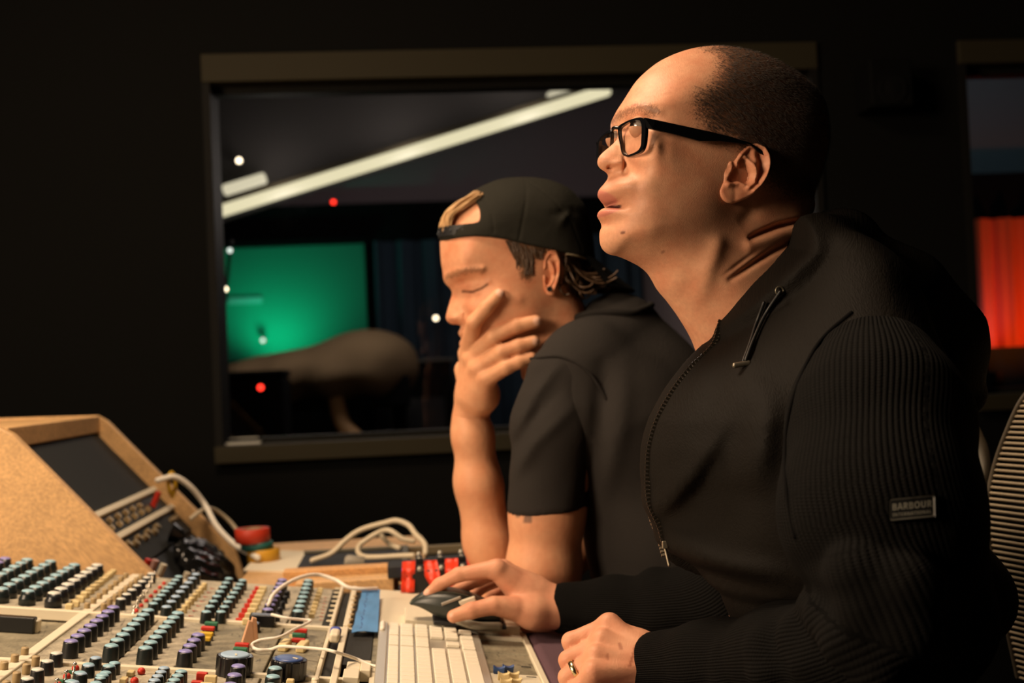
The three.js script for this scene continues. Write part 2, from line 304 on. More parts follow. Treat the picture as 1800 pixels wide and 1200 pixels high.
{ // draped piano-like mound with a curved leg
  const c = [-0.2678,1.2224,-5.6], S = 5.75 / 2190;
  const f = blob([
    { c: [c[0], c[1] - 0.05, -5.7], r: [0.34, 0.13, 0.4] }, { c: [c[0] + 0.12, c[1] + 0.02, -5.7], r: [0.2, 0.13, 0.35] }, { c: [c[0] - 0.3, c[1] - 0.04, -5.7], r: [0.25, 0.08, 0.35] }, { c: [c[0] - 0.42, c[1] - 0.09, -5.7], r: [0.2, 0.07, 0.3] },
  ], 0.12);
  const geo = nets((x, y, z) => f(x, y, z) + 0.012 * Math.sin(x * 31 + z * 9) * smooth(c[1] + 0.1, c[1] - 0.1, y), [c[0] - 0.75, c[1] - 0.3, -6.2], [c[0] + 0.5, c[1] + 0.25, -5.2], 0.018);
  const g = thing('draped_piano', 'low rounded piano under a brown cover, seen through the window', 'piano', [c[0], 0, -5.7]);
  part('cover', planarUV(geo), M.drape, g);
  const leg = [[-0.3036,1.1853,-5.45], [-0.2893,1.0741,-5.42], [-0.2612,0.9633,-5.4], [-0.2025,0.8955,-5.38]];
  part('leg', merge([tube(leg, 0.035, 24, 10), tube([[-0.2021,0.9053,-5.38], [-0.3295,0.8905,-5.36]], 0.028, 8, 8), box(leg[3][0] - 0.05, leg[3][0] + 0.03, 0, leg[3][1], -5.41, -5.36, 0.005)]), M.tan, g, 'curved tan leg');
  for (const dx of [-0.45, 0.25]) part('leg', new THREE.CylinderGeometry(0.035, 0.025, c[1] - 0.1, 10).translate(c[0] + dx, (c[1] - 0.1) / 2, -5.8), M.liveDark, g);
  part('case', box(c[0] - 0.55, c[0] + 0.3, c[1] - 0.2, c[1] - 0.06, -6.05, -5.45, 0.02), M.liveDark, g);
}
{ // small pilot lamps: a bulb in a short black socket on a bracket
  const bulbGeo = new THREE.SphereGeometry(0.011, 14, 10), sockGeo = new THREE.CylinderGeometry(0.012, 0.014, 0.03, 12).rotateX(Math.PI / 2).translate(0, 0, -0.02);
  const white = glow(new THREE.Color().setRGB(1, 0.82, 0.55), 5), red = glow(new THREE.Color().setRGB(1, 0.03, 0.015), 4), dim = glow(new THREE.Color().setRGB(0.8, 0.9, 0.8), 1.6);
  const lamp = (p, mat, label, toZ, pole) => {
    const g = thing('pilot_lamp', label, 'lamp', p, 'pilot lamps behind the window');
    const s = part('socket', sockGeo, M.black, g); s.position.set(0, 0, 0);
    const b = part('bulb', bulbGeo, mat, g); b.position.set(0, 0, 0);
    const br = part('bracket', new THREE.CylinderGeometry(0.005, 0.005, p[2] - toZ, 6).rotateX(Math.PI / 2).translate(0, 0, -(p[2] - toZ) / 2 - 0.02), M.black, g); br.position.set(0, 0, 0);
    if (pole) { const q = part('pole', new THREE.CylinderGeometry(0.006, 0.006, p[1], 8).translate(0, -p[1] / 2, -0.03), M.black, g); q.position.set(0, 0, 0); }
  };
  lamp([-0.622,2.0577,-5.1], white, 'white pilot lamp above the sloping strip lamp', -5.17);
  lamp([-0.332,2.1166,-6.78], red, 'red pilot lamp below the sloping strip lamp', -6.86);
  lamp([0.1902,1.4588,-6.62], white, 'white pilot lamp at the nose of the man in the cap', -6.66, true);
  lamp([-0.7283,1.381,-6.7], dim, 'faint pilot lamp at the lower edge of the green board', -6.79);
  // a dark amplifier cabinet carries two more
  const a = [-0.185,1.2254,-6.2], b = [0.2453,0.7547,-6.2], g = thing('amplifier_cabinet', 'black amplifier cabinet on the floor behind the window', 'cabinet', [(a[0] + b[0]) / 2, 0, -6.4]);
  part('body', box(a[0], b[0], 0.03, a[1], -6.58, -6.22, 0.02), M.liveDark, g); part('grille', box(a[0] + 0.04, b[0] - 0.04, 0.08, a[1] - 0.18, -6.22, -6.205, 0.004), M.rubber, g);
  part('top_edge', box(a[0] - 0.01, b[0] + 0.02, a[1], a[1] + 0.015, -6.58, -6.2, 0.004), std(0x4a4a44, 0.6), g);
  lamp([0.0104,1.0678,-6.18], white, 'white pilot lamp on the black amplifier cabinet', -6.22);
  const c2 = [-0.6844,1.2337,-5], d2 = [-0.3875,0.86,-5], g2 = thing('road_case', 'black case left of the curved tan leg behind the window', 'case', [(c2[0] + d2[0]) / 2, 0, -5.1]);
  part('body', box(c2[0] - 0.2, d2[0] - 0.08, 0.02, c2[1] - 0.06, -5.3, -5.02, 0.02), M.liveDark, g2); part('lid', box(c2[0] - 0.2, d2[0] - 0.08, c2[1] - 0.06, c2[1] - 0.03, -5.3, -5.02, 0.01), M.liveDark, g2);
  lamp([-0.5572,1.1361,-4.98], red, 'red pilot lamp on the black case', -5.02);
  // leaning microphone stand carrying a column of small lamps
  const pts = [[404,440],[396,508],[390,570],[384,627]];
  const top = [-0.5616,1.6378,-4.3], low = [-0.6234,1.2042,-4.3], g3 = thing('lamp_stand', 'thin dark stand with a column of small white lamps', 'stand', [low[0], 0, -4.3]);
  part('pole', merge([tube([top, low], 0.006, 4, 8), tube([low, [low[0], 0.01, low[2]]], 0.009, 4, 8)]), M.black, g3); part('foot', lathe([[0, 0], [0.13, 0], [0.13, 0.012], [0, 0.02]]).translate(low[0], 0, -4.3), M.black, g3);
  [[-0.5652,1.6078,-4.29], [-0.5853,1.4768,-4.29], [-0.6011,1.3575,-4.29], [-0.6166,1.2482,-4.29]].forEach((p, i) => part('bulb', new THREE.SphereGeometry(0.008, 12, 8).translate(...p), [dim, white, dim, white][i], g3));
  const n = [-0.4166,0.9931,-3.33]; const card = thing('paper_card', 'small pale card lying on the window sill', 'card', n);
  part('card', box(n[0] - 0.05, n[0] + 0.04, WY0 + 0.046, WY0 + 0.052, -3.36, -3.31, 0.001), std(0x9a988f, 0.9), card); part('card_fold', box(n[0] - 0.045, n[0] + 0.03, WY0 + 0.052, WY0 + 0.063, -3.36, -3.355), std(0x9a988f, 0.9), card);
}
// ---------- the booth behind the right window ----------
struct('floor_booth', box(1.44, 3.4, -0.1, 0, -5.4, ZB - 0.15), M.liveFloor);
struct('ceiling_booth', box(1.44, 3.4, 3.0, 3.1, -5.4, ZB - 0.15), M.liveDark);
struct('wall_booth_far', box(1.44, 3.4, 0, 3.0, -5.4, -5.3), std(0x59646a, 0.9));
struct('wall_booth_right', box(3.4, 3.5, 0, 3.0, -5.4, ZB - 0.15), M.liveDark);
{
  const a = [2.5049,1.9347,-5.25], b = [2.4936,1.7295,-5.25], c = [2.5043,1.1695,-5.25], e = [2.4911,0.9312,-5.25];
  struct('trim_3', box(1.44, 3.4, b[1], a[1], -5.3, -5.24), M.liveDark);
  struct('trim_4', box(1.44, 3.4, 0, c[1], -5.3, -5.24), std(0x1c2729, 0.9));
  const n = 260, g = new THREE.PlaneGeometry(3.36 - c[0], b[1] - c[1], n, 1).translate((3.36 + c[0]) / 2, (b[1] + c[1]) / 2, -5.2), p = g.attributes.position;
  for (let i = 0; i < p.count; i++) p.setZ(i, -5.2 + 0.025 * Math.sin(p.getX(i) * 60) + 0.01 * Math.sin(p.getX(i) * 133)); g.computeVertexNormals();
  tag(part('red_curtain', g, new THREE.MeshStandardMaterial({ color: 0xd8602c, roughness: 0.95, side: THREE.DoubleSide })), 'orange red curtain lit up behind the right window', 'curtain');
  const lamps = [[[2.4499,1.4773,-4.7], new THREE.Color().setRGB(1, 0.2, 0.04), 1.1, 'red lamp shining on the orange curtain', 'red_light'], [[2.4968,1.3207,-4.95], new THREE.Color().setRGB(0.5, 0.3, 1), 0.16, 'violet lamp shining low on the orange curtain', 'violet_light']];
  lamps.forEach(([q, col, pw, label, ln], i) => {
    const pos = i ? [q[0] - 0.05, c[1] - 0.1, -5.0] : [q[0] + 0.25, c[1] - 0.25, -4.75];
    const L = thing('booth_lamp', label, 'lamp', pos);
    const h = part('housing', lathe([[0, 0.09], [0.04, 0.09], [0.05, 0], [0.045, 0], [0.035, 0.07], [0, 0.07]]), M.black, L); h.position.set(0, 0, 0); h.rotation.x = Math.PI;
    const st = part('bracket', true ? new THREE.CylinderGeometry(0.01, 0.01, pos[1] - 0.09, 8).translate(0, -(pos[1] - 0.09) / 2 - 0.09, 0) : new THREE.CylinderGeometry(0.01, 0.01, 0.05, 8).translate(0, 0.085, 0), M.black, L); st.position.set(0, 0, 0);
    const s = new THREE.SpotLight(col, pw, 0, i ? 0.6 : 0.72, 0.9); s.name = ln; s.castShadow = true; s.shadow.radius = 2; s.position.set(...pos); s.position.y += 0.02;
    s.target.position.set(i ? q[0] : q[0] + 0.15, i ? q[1] : 1.45, -5.2); scene.add(s, s.target);
  });
  { const L = thing('booth_bulb', 'dim bluish bulb on the ceiling of the booth', 'lamp', [2.2, 2.85, -4.2]); const b = part('bulb', new THREE.SphereGeometry(0.04, 20, 14), glow(new THREE.Color().setRGB(0.7, 0.9, 1), 1.5), L); b.position.set(0, 0, 0); const h = part('holder', lathe([[0, 0.15], [0.03, 0.15], [0.03, 0.03], [0, 0.03]], 16), M.black, L); h.position.set(0, 0, 0);
    const l = new THREE.PointLight(new THREE.Color().setRGB(0.75, 0.95, 1), 0.5); l.name = 'booth_light'; l.castShadow = true; l.shadow.radius = 2; l.position.set(2.2, 2.78, -4.2); scene.add(l); }
  const w = [2.0171,1.189,-4.2]; const g2 = thing('pale_post', 'pale upright stand by the frame of the right window', 'stand', [w[0], 0, -4.2]);
  part('post', box(w[0] - 0.015, w[0] + 0.02, 0.02, [2.0215,1.2686,-4.2][1], -4.22, -4.18, 0.005), std(0x77715f, 0.7), g2); part('foot', box(w[0] - 0.1, w[0] + 0.1, 0, 0.02, -4.3, -4.1, 0.005), M.black, g2);
}
{ // small wall speaker between the windows
  const a = [1.2669,1.9404,-3.2], b = [1.3823,1.8126,-3.2];
  const g = thing('wall_speaker', 'small black speaker on the wall between the windows', 'speaker', [(a[0] + b[0]) / 2, b[1], -3.3]);
  part('cabinet', box(a[0], b[0], b[1], a[1], -3.3, -3.18, 0.006), cloth(0x060606, 0.8), g);
  part('woofer', lathe([[0, 0.004], [0.012, 0.006], [0.03, -0.002], [0.036, 0.005], [0.04, 0.0]]).rotateX(Math.PI / 2).translate((a[0] + b[0]) / 2, b[1] + 0.045, -3.177), cloth(0x090909, 0.8), g);
}

// ---------- mixing console ----------
const panelTex = dataTex(512, (u, v) => { const n = tileNoise(u, v, 14), f = tileNoise(u, v, 90, 3), sc = Math.max(0, tileNoise(u, v * 0.2, 60, 8) - 0.22) * 1.5; const k = 0.86 + 0.28 * n + 0.2 * f - sc; return [0.78 * k, 0.74 * k, 0.65 * k]; }, true);
const C = {
  panel: new THREE.MeshStandardMaterial({ map: panelTex, roughness: 0.62 }),
  panelGrey: new THREE.MeshStandardMaterial({ map: panelTex, color: 0xc4c4bc, roughness: 0.6 }),
  panelPale: std(0xd9cfb8, 0.7, { bumpMap: rep(grainNoise, 3, 3), bumpScale: 0.0004 }),
  panelBlack: std(0x1d1d1a, 0.75, { bumpMap: rep(grainNoise, 4, 4), bumpScale: 0.001 }),
  trim: std(0xdcd2ba, 0.55), bodyGrey: std(0x3b3934, 0.7),
  knob: std(0x14171b, 0.33), knobGreen: std(0x111c1d, 0.33), big: std(0x0d0e12, 0.3),
  purple: std(0x8a86c4, 0.4), teal: std(0x90b8c8, 0.42), slate: std(0x9cb6d0, 0.42), pale: std(0xcfd0c8, 0.45), blueTop: std(0x3f568c, 0.35),
  cream: std(0xd6c28f, 0.5), beige: std(0xa28c66, 0.5), red: std(0xc02a18, 0.5), green: std(0x2a6b4c, 0.6), yellow: std(0xd0a822, 0.6), chrome: std(0xcfcabf, 0.25, { metalness: 0.9 }),
  purpleArm: std(0x5b3f4a, 0.8, { bumpMap: rep(grainNoise, 8, 8), bumpScale: 0.0008 }), blackCap: std(0x101214, 0.4), redPrint: std(0xc23a28, 0.7), whitePrint: std(0xd9cfb4, 0.7),
};
const console_ = thing('mixing_console', 'worn beige mixing console crowded with teal and violet capped knobs', 'console', [-0.4, 0, -1.7]);
function plate(name, x0, x1, z0, z1, mat, h0 = -0.012, h1 = 0, parent = console_, r = 0.0015) {
  if (z0 > z1) [z0, z1] = [z1, z0];
  const w = (x1 - x0) / Math.cos(TILT), d = z1 - z0, g = new RoundedBoxGeometry(w, h1 - h0, d, 1, r);
  g.translate(0, (h0 + h1) / 2, 0);
  const p = g.attributes.position, n = g.attributes.normal, u = g.attributes.uv; for (let i = 0; i < p.count; i++) u.setXY(i, p.getX(i) * 3 + x0 * 7.1, p.getZ(i) * 3 + z0 * 5.3);
  const cx = (x0 + x1) / 2; g.applyMatrix4(conMat([cx, conY(cx), (z0 + z1) / 2]));
  return part(name, g, mat, parent);
}
const Z1 = -1.42, Z2 = -1.70, Z3 = -2.02, ZN = -1.05;
// side and underside
plate('chassis', -1.1, 0.155, Z3 - 0.005, ZN + 0.02, C.bodyGrey, -0.09, -0.022);
for (const z of [-1.95, -1.2]) part('pedestal', box(-0.75, -0.25, 0, 0.75, z - 0.04, z + 0.04, 0.01), C.bodyGrey, console_);
// panel plates between the channel seams: [x edges], per bay
const XE = [-1.1, -0.432, -0.335, -0.268, -0.17, -0.112];
for (const [b, z0, z1] of [[0, Z1 + 0.004, ZN], [1, Z2 + 0.004, Z1 - 0.004], [2, Z3, Z2 - 0.004]]) {
  for (let i = 0; i < 5; i++) { const drop = b === 1 && i === 0 ? 0.012 : 0; plate('module_panel', XE[i] + 0.0012, XE[i + 1] - 0.0012, z0, z1, b === 1 && (i === 0 || i > 2) ? C.panelGrey : C.panel, -0.02, -drop); }
}
for (const z of [Z1, Z2]) plate('seam_trim', -1.1, -0.062, z - 0.0045, z + 0.0045, C.trim, -0.01, 0.004);
plate('rail', -0.437, -0.424, Z3, ZN, C.panelPale, -0.01, 0.003);
// fader bay: two rails with a dark slot, a black speckled panel, cream blocks
for (const [z0, z1] of [[Z3, Z2 - 0.006], [Z2 + 0.006, ZN]]) { plate('fader_rail', -0.112, -0.107, z0, z1, C.panelPale, -0.01, 0.006); plate('fader_rail', -0.094, -0.086, z0, z1, C.panelPale, -0.01, 0.007); plate('fader_slot', -0.107, -0.094, z0, z1, C.panelBlack, -0.012, -0.004); }
plate('scribble_panel', -0.086, -0.052, Z2 + 0.006, -1.5, C.panelBlack, -0.012, 0.001);
plate('button_bed', -0.086, -0.062, Z3, Z2 - 0.006, C.panelBlack, -0.012, -0.002);
plate('blank_panel', -0.062, 0.149, Z3, Z2 - 0.006, C.panelPale, -0.012, 0.004);
plate('blank_panel', -0.052, 0.149, -1.62, Z2 + 0.0, C.panelGrey, -0.012, 0.0);
plate('blank_panel', -0.052, 0.149, -1.5, -1.622, C.panelGrey, -0.012, -0.001);
plate('fader_panel', -0.052, 0.149, ZN, -1.502, C.panelPale, -0.012, 0.001);
plate('raised_panel', -0.012, 0.146, -1.815, -1.722, C.panelPale, 0.0, 0.016);
plate('front_rail', 0.149, 0.157, Z3, ZN, C.trim, -0.03, 0.003);
{ const g = plate('arm_rest', 0.157, 0.262, Z3, ZN, C.purpleArm, -0.05, 0.006, console_, 0.012); }
for (const [x, z, w, d, h] of [[-0.071, -1.478, 0.016, 0.035, 0.006], [-0.057, -1.468, 0.012, 0.05, 0.009], [-0.072, -1.43, 0.018, 0.04, 0.008]]) plate('cream_block', x - w / 2, x + w / 2, z - d / 2, z + d / 2, C.trim, -0.005, h);

// knob shapes, shared
const G = {
  body: lathe([[0, 0], [0.0092, 0], [0.0094, 0.001], [0.0084, 0.0165], [0.0078, 0.0182], [0, 0.0182]], 20),
  cap: lathe([[0.0001, 0.0205], [0.0045, 0.0202], [0.0070, 0.0192], [0.0078, 0.0176], [0.0078, 0.017]], 20),
  skirtBody: lathe([[0, 0], [0.0112, 0], [0.0112, 0.009], [0.0105, 0.0095], [0.0105, 0.011], [0.0094, 0.0115], [0.0088, 0.0185], [0, 0.0185]], 20),
  post: lathe([[0, 0], [0.0042, 0], [0.0042, 0.0095], [0.0038, 0.011], [0, 0.0112]], 14),
  toggle: merge([lathe([[0, 0], [0.003, 0], [0.003, 0.003], [0.0012, 0.0035], [0.0012, 0.009], [0, 0.0095]], 10), new THREE.SphereGeometry(0.0024, 10, 8).translate(0, 0.0105, 0)]),
  led: new THREE.SphereGeometry(0.0026, 10, 8).translate(0, 0.0012, 0),
  dot: lathe([[0, 0.0005], [0.0034, 0.0004], [0.004, 0]], 14), ring: new THREE.TorusGeometry(0.0036, 0.0009, 6, 16).rotateX(Math.PI / 2).translate(0, 0.001, 0),
  key: new RoundedBoxGeometry(0.0085, 0.008, 0.0085, 1, 0.0015).translate(0, 0.004, 0), keyLong: new RoundedBoxGeometry(0.012, 0.009, 0.02, 1, 0.002).translate(0, 0.0045, 0), keyWide: new RoundedBoxGeometry(0.012, 0.009, 0.0075, 1, 0.0015).translate(0, 0.0045, 0),
  pointer: new THREE.BoxGeometry(0.0012, 0.0006, 0.0055).translate(0, 0.0206, 0.0035),
};
function at3(geo, mat, p, turn, name, s = 1, parent = console_) {
  const m = shade(new THREE.Mesh(geo, mat)); m.name = name; m.matrixAutoUpdate = true;
  m.position.set(p[0], p[1], p[2]).sub(parent.position); m.rotation.set(0, 0, -TILT); m.rotateY(turn); m.scale.setScalar(s); parent.add(m); return m;
}
const lerp3 = (a, b, t) => a.map((v, i) => v + (b[i] - v) * t);
// rows are given by the centres of the first and last top; the height is taken off to stand them on the panel
function row(kind, capMat, a, b, n, h, s = 1, bodyMat = C.knob) {
  for (let i = 0; i < n; i++) {
    const p = lerp3(a, b, n > 1 ? i / (n - 1) : 0); p[1] -= h; const turn = (rnd() - 0.5) * 2.4;
    if (kind === 'knob' || kind === 'skirt') { const k = at3(kind === 'knob' ? G.body : G.skirtBody, bodyMat, p, turn, 'knob', s); const c = shade(new THREE.Mesh(G.cap, capMat)); c.name = 'cap'; if (kind === 'skirt') c.scale.set(1.08, 1.02, 1.08); k.add(c); }
    else if (kind === 'post') at3(G.post, capMat, p, 0, 'push_post', s);
    else if (kind === 'toggle') at3(G.toggle, C.chrome, p, turn, 'toggle_switch', s);
    else if (kind === 'led') at3(G.led, capMat, p, 0, 'indicator', s);
    else if (kind === 'key') at3(G.key, capMat, p, 0, 'push_key', s);
    else if (kind === 'keyLong') at3(G.keyLong, capMat, p, 0, 'push_key', s);
    else if (kind === 'keyWide') at3(G.keyWide, capMat, p, 0, 'push_key', s);
    else if (kind === 'screw') { const k = at3(G.dot, C.chrome, p, 0, 'socket', s); const c = shade(new THREE.Mesh(G.ring, C.whitePrint)); c.name = 'collar'; k.add(c); }
  }
}
const KN = 0.0205, KS = 0.0164;
// middle bay
row('knob', C.purple, [-0.3875,0.8714,-1.4568], [-0.3877,0.8715,-1.6654], 8, KN);
row('knob', C.teal, [-0.3407,0.8656,-1.4464], [-0.3429,0.8659,-1.6612], 8, KN, 1, C.knobGreen);
row('knob', C.teal, [-0.303,0.8609,-1.4455], [-0.3043,0.861,-1.6549], 8, KN, 1, C.knobGreen);
row('knob', C.purple, [-0.2583,0.8553,-1.4406], [-0.2586,0.8553,-1.5318], 4, KN);
{ // low knobs wrapped with coloured tape
  const f = [[[-0.2557,0.8435,-1.562], C.yellow], [[-0.2571,0.8436,-1.5889], C.yellow], [[-0.2595,0.8449,-1.6187], C.red], [[-0.2597,0.845,-1.6482], C.green], [[-0.2066,0.8383,-1.5358], C.red], [[-0.2054,0.8382,-1.5107], C.green], [[-0.1434,0.8304,-1.5812], C.red], [[-0.1452,0.8306,-1.6119], C.green], [[-0.1454,0.8307,-1.6406], C.red]];
  const tg = new RoundedBoxGeometry(0.017, 0.005, 0.009, 1, 0.0015).translate(0, 0.0085, 0), st = new THREE.BoxGeometry(0.011, 0.007, 0.007).translate(0.003, 0.0035, 0);
  for (const [p, m] of f) { p[1] -= 0.01; const k = at3(st, C.knob, p, 0, 'slide_switch'); const c = shade(new THREE.Mesh(tg, m)); c.name = 'tape_flag'; k.add(c); }
}
// two large knobs with fluted skirts
{ const pts = [], n = 64; for (let i = 0; i < n; i++) { const a = i / n * 6.2832, r = 0.0188 * (1 - 0.05 * (Math.cos(a * 8) > 0.55 ? 1 : 0)); pts.push(new THREE.Vector2(Math.cos(a) * r, Math.sin(a) * r)); }
  const bg = new THREE.ExtrudeGeometry(new THREE.Shape(pts), { depth: 0.019, bevelEnabled: true, bevelSize: 0.0012, bevelThickness: 0.0012, bevelSegments: 2 }).rotateX(-Math.PI / 2).translate(0, 0.0012, 0);
  const tg = lathe([[0.0001, 0.0238], [0.0135, 0.0234], [0.0155, 0.0225], [0.0158, 0.021]], 32);
  for (const [p, cm, turn] of [[[-0.2011,0.8511,-1.4227], C.slate, 0.2], [[-0.1414,0.8437,-1.4193], C.blueTop, 0.9]]) { p[1] -= 0.0235; const k = at3(bg, C.big, p, turn, 'large_knob', 1.02); const c = shade(new THREE.Mesh(tg, cm)); c.name = 'cap'; k.add(c); const q = shade(new THREE.Mesh(new THREE.BoxGeometry(0.002, 0.0008, 0.007).translate(0, 0.0238, 0.009), C.whitePrint)); q.name = 'pointer'; k.add(q); }
}
// wedge-shaped pegs and long cream rockers
{ const s = new THREE.Shape(); s.moveTo(-0.008, 0); s.lineTo(0.008, 0); s.lineTo(0.003, 0.03); s.lineTo(-0.001, 0.031); s.closePath();
  const w = new THREE.ExtrudeGeometry(s, { depth: 0.006, bevelEnabled: true, bevelSize: 0.0006, bevelThickness: 0.0006, bevelSegments: 1 }).translate(0, 0, -0.003);
  for (const p of [[-0.2039,0.84,-1.5701], [-0.2016,0.8397,-1.5915]]) { p[1] -= 0.012; at3(w, std(0xcf9f7a, 0.6), p, 0.3, 'wooden_peg'); }
  for (const p of [[-0.1582,0.8283,-1.5657], [-0.1367,0.8256,-1.5655]]) { p[1] -= 0.006; const k = at3(new RoundedBoxGeometry(0.011, 0.01, 0.034, 1, 0.002).translate(0, 0.005, 0), C.cream, p, -0.12, 'rocker_switch'); }
  const q = [-0.1503,0.8253,-1.6184]; q[1] -= 0.004; at3(new THREE.BoxGeometry(0.003, 0.004, 0.03).translate(0, 0.003, 0), C.cream, q, 0.5, 'rocker_link');
}
// far bay, left: large knobs in four ranks, then keys, posts and small knobs
row('skirt', C.pale, [-0.4804,0.883,-1.733], [-0.4836,0.8834,-1.9837], 8, KN, 1.02);
row('skirt', C.teal, [-0.5156,0.8875,-1.7372], [-0.5154,0.8874,-1.975], 8, KN, 1, C.knobGreen);
row('skirt', C.teal, [-0.551,0.8919,-1.7415], [-0.5557,0.8925,-1.992], 8, KN, 1, C.knobGreen);
row('skirt', C.teal, [-0.5838,0.896,-1.7514], [-0.591,0.8969,-1.9935], 8, KN, 1, C.knobGreen);
row('skirt', C.purple, [-0.6138,0.8997,-1.7966], [-0.6231,0.9009,-1.9903], 6, KN, 1);
row('key', C.cream, [-0.4555,0.8674,-1.7184], [-0.4648,0.8686,-1.9934], 10, 0.008, 1.15);
row('key', C.cream, [-0.4533,0.8672,-1.7447], [-0.4656,0.8687,-2.0161], 9, 0.008, 1.05);
row('post', C.beige, [-0.4342,0.868,-1.7252], [-0.4383,0.8685,-1.9787], 8, 0.0112, 0.95);
row('post', C.beige, [-0.4134,0.8654,-1.7285], [-0.4149,0.8656,-1.9775], 8, 0.0112, 0.95);
row('knob', C.pale, [-0.3952,0.8683,-1.7449], [-0.3973,0.8686,-1.963], 7, KS, 0.8);
row('toggle', null, [-0.3712,0.8599,-1.7154], [-0.3982,0.8633,-1.9974], 8, 0.011);
row('led', C.red, [-0.3718,0.851,-1.7351], [-0.3765,0.8516,-1.9584], 7, 0.002, 1.3);
row('knob', C.teal, [-0.3488,0.8625,-1.7274], [-0.3547,0.8632,-1.9535], 8, KS, 0.8, C.knobGreen);
row('knob', C.slate, [-0.3275,0.8598,-1.7055], [-0.3334,0.8606,-1.9794], 8, KS, 0.85, C.knobGreen);
row('post', C.cream, [-0.3108,0.8525,-1.7192], [-0.3126,0.8528,-1.9335], 8, 0.0112, 1.0);
row('knob', C.teal, [-0.2734,0.8531,-1.6918], [-0.2809,0.854,-1.9629], 8, KS, 0.82, C.knobGreen);
row('knob', C.teal, [-0.2551,0.8508,-1.6982], [-0.2593,0.8513,-1.9555], 8, KS, 0.82, C.knobGreen);
row('keyWide', C.red, [-0.2317,0.8405,-1.7054], [-0.2357,0.841,-1.9571], 8, 0.009, 0.75);
row('keyWide', C.cream, [-0.2203,0.839,-1.6973], [-0.2272,0.8399,-1.95], 8, 0.009, 1);
row('knob', C.purple, [-0.1966,0.8435,-1.7229], [-0.2004,0.8439,-1.9692], 8, KS, 0.95);
row('knob', C.blackCap, [-0.1849,0.84,-1.7336], [-0.1875,0.8403,-1.9127], 5, 0.0144, 0.55);
row('knob', C.teal, [-0.1565,0.8385,-1.7245], [-0.1611,0.839,-1.98], 8, KS, 0.95, C.knobGreen);
row('keyWide', C.cream, [-0.1404,0.8271,-1.772], [-0.1425,0.8273,-1.9853], 8, 0.007, 0.72);
row('screw', null, [-0.1135,0.8207,-1.7391], [-0.1162,0.821,-2.003], 8, 0.001, 1.0);
row('post', C.beige, [-0.0847,0.8221,-1.703], [-0.0862,0.8223,-1.9232], 7, 0.009, 0.8);
plate('socket_strip', -0.1235, -0.1125, Z3 + 0.01, Z2 - 0.012, C.panelBlack, -0.004, 0.001);
{ const p = [-0.2003,0.8275,-1.6958]; at3(new RoundedBoxGeometry(0.034, 0.016, 0.02, 2, 0.003).translate(0, 0.008, 0), C.big, p, 0.05, 'plug_block'); at3(new RoundedBoxGeometry(0.014, 0.012, 0.02, 2, 0.003).translate(0, 0.006, 0), C.big, [-0.2055,0.8282,-1.6567], 0.1, 'plug_block'); }
// red print: short dashes and numerals' strokes along two lanes
{ const list = []; const stroke = (p, w, l, t) => list.push(new THREE.BoxGeometry(w, 0.0003, l).rotateY(t).applyMatrix4(conMat(p)));
  for (let i = 0; i < 7; i++) { const p = lerp3([-0.3004,0.8406,-1.7309], [-0.3044,0.841,-1.9493], i / 6); stroke(p, 0.0015, 0.007, 0.4); stroke([p[0] + 0.003, p[1] - 0.0003, p[2]], 0.005, 0.0014, 0.2); }
  for (let i = 0; i < 8; i++) { const p = lerp3([-0.1274,0.8189,-1.7607], [-0.1318,0.8195,-1.9349], i / 7); stroke(p, 0.001, 0.006, 0.9 * (i % 2)); stroke([p[0] + 0.002, p[1] - 0.0002, p[2] + 0.002], 0.004, 0.001, 0.5); }
  part('red_print', merge(list), C.redPrint, console_); }
// near bay
row('post', C.beige, [-0.4335,0.8679,-1.445], [-0.4341,0.868,-1.3383], 4, 0.0112, 1);
row('post', C.beige, [-0.4113,0.8651,-1.4082], [-0.4081,0.8647,-1.2962], 4, 0.0112, 1);
row('knob', C.pale, [-0.3912,0.8709,-1.4127], [-0.3881,0.8705,-1.2598], 5, KN, 0.82);
row('toggle', null, [-0.3641,0.859,-1.3837], [-0.3635,0.8589,-1.3129], 3, 0.011);
row('led', C.red, [-0.3666,0.8543,-1.3997], [-0.3655,0.8542,-1.326], 3, 0.006, 1.6);
row('keyWide', C.green, [-0.3686,0.8526,-1.3839], [-0.3679,0.8525,-1.3435], 2, 0.006, 0.6);
row('knob', C.slate, [-0.3487,0.8646,-1.4095], [-0.3441,0.864,-1.2656], 5, KN, 0.78, C.knobGreen);
row('knob', C.teal, [-0.3484,0.8646,-1.3762], [-0.3476,0.8644,-1.3023], 3, KN, 0.8, C.knobGreen);
row('knob', C.teal, [-0.3251,0.8616,-1.3936], [-0.3232,0.8614,-1.2823], 6, KN, 0.76, C.knobGreen);
row('knob', C.teal, [-0.3261,0.8618,-1.3716], [-0.3235,0.8614,-1.3307], 2, KN, 0.85, C.knobGreen);
row('keyLong', C.cream, [-0.3059,0.8497,-1.3893], [-0.3072,0.8499,-1.328], 3, 0.009, 0.62);
row('led', C.red, [-0.2967,0.8426,-1.3991], [-0.295,0.8424,-1.356], 2, 0.002, 1.7);
row('knob', C.slate, [-0.2725,0.8531,-1.3923], [-0.2718,0.853,-1.301], 6, KN, 0.76, C.knobGreen);
row('knob', C.teal, [-0.2506,0.8523,-1.3706], [-0.2515,0.8524,-1.2953], 5, KN, 0.8, C.knobGreen);
row('keyWide', C.red, [-0.2304,0.8403,-1.3879], [-0.2297,0.8402,-1.3498], 2, 0.009, 1.0);
row('keyWide', C.cream, [-0.219,0.8389,-1.3727], [-0.2188,0.8388,-1.3402], 2, 0.009, 1.1);
row('knob', C.purple, [-0.1926,0.8471,-1.3854], [-0.1901,0.8468,-1.3046], 3, KN, 1.0);
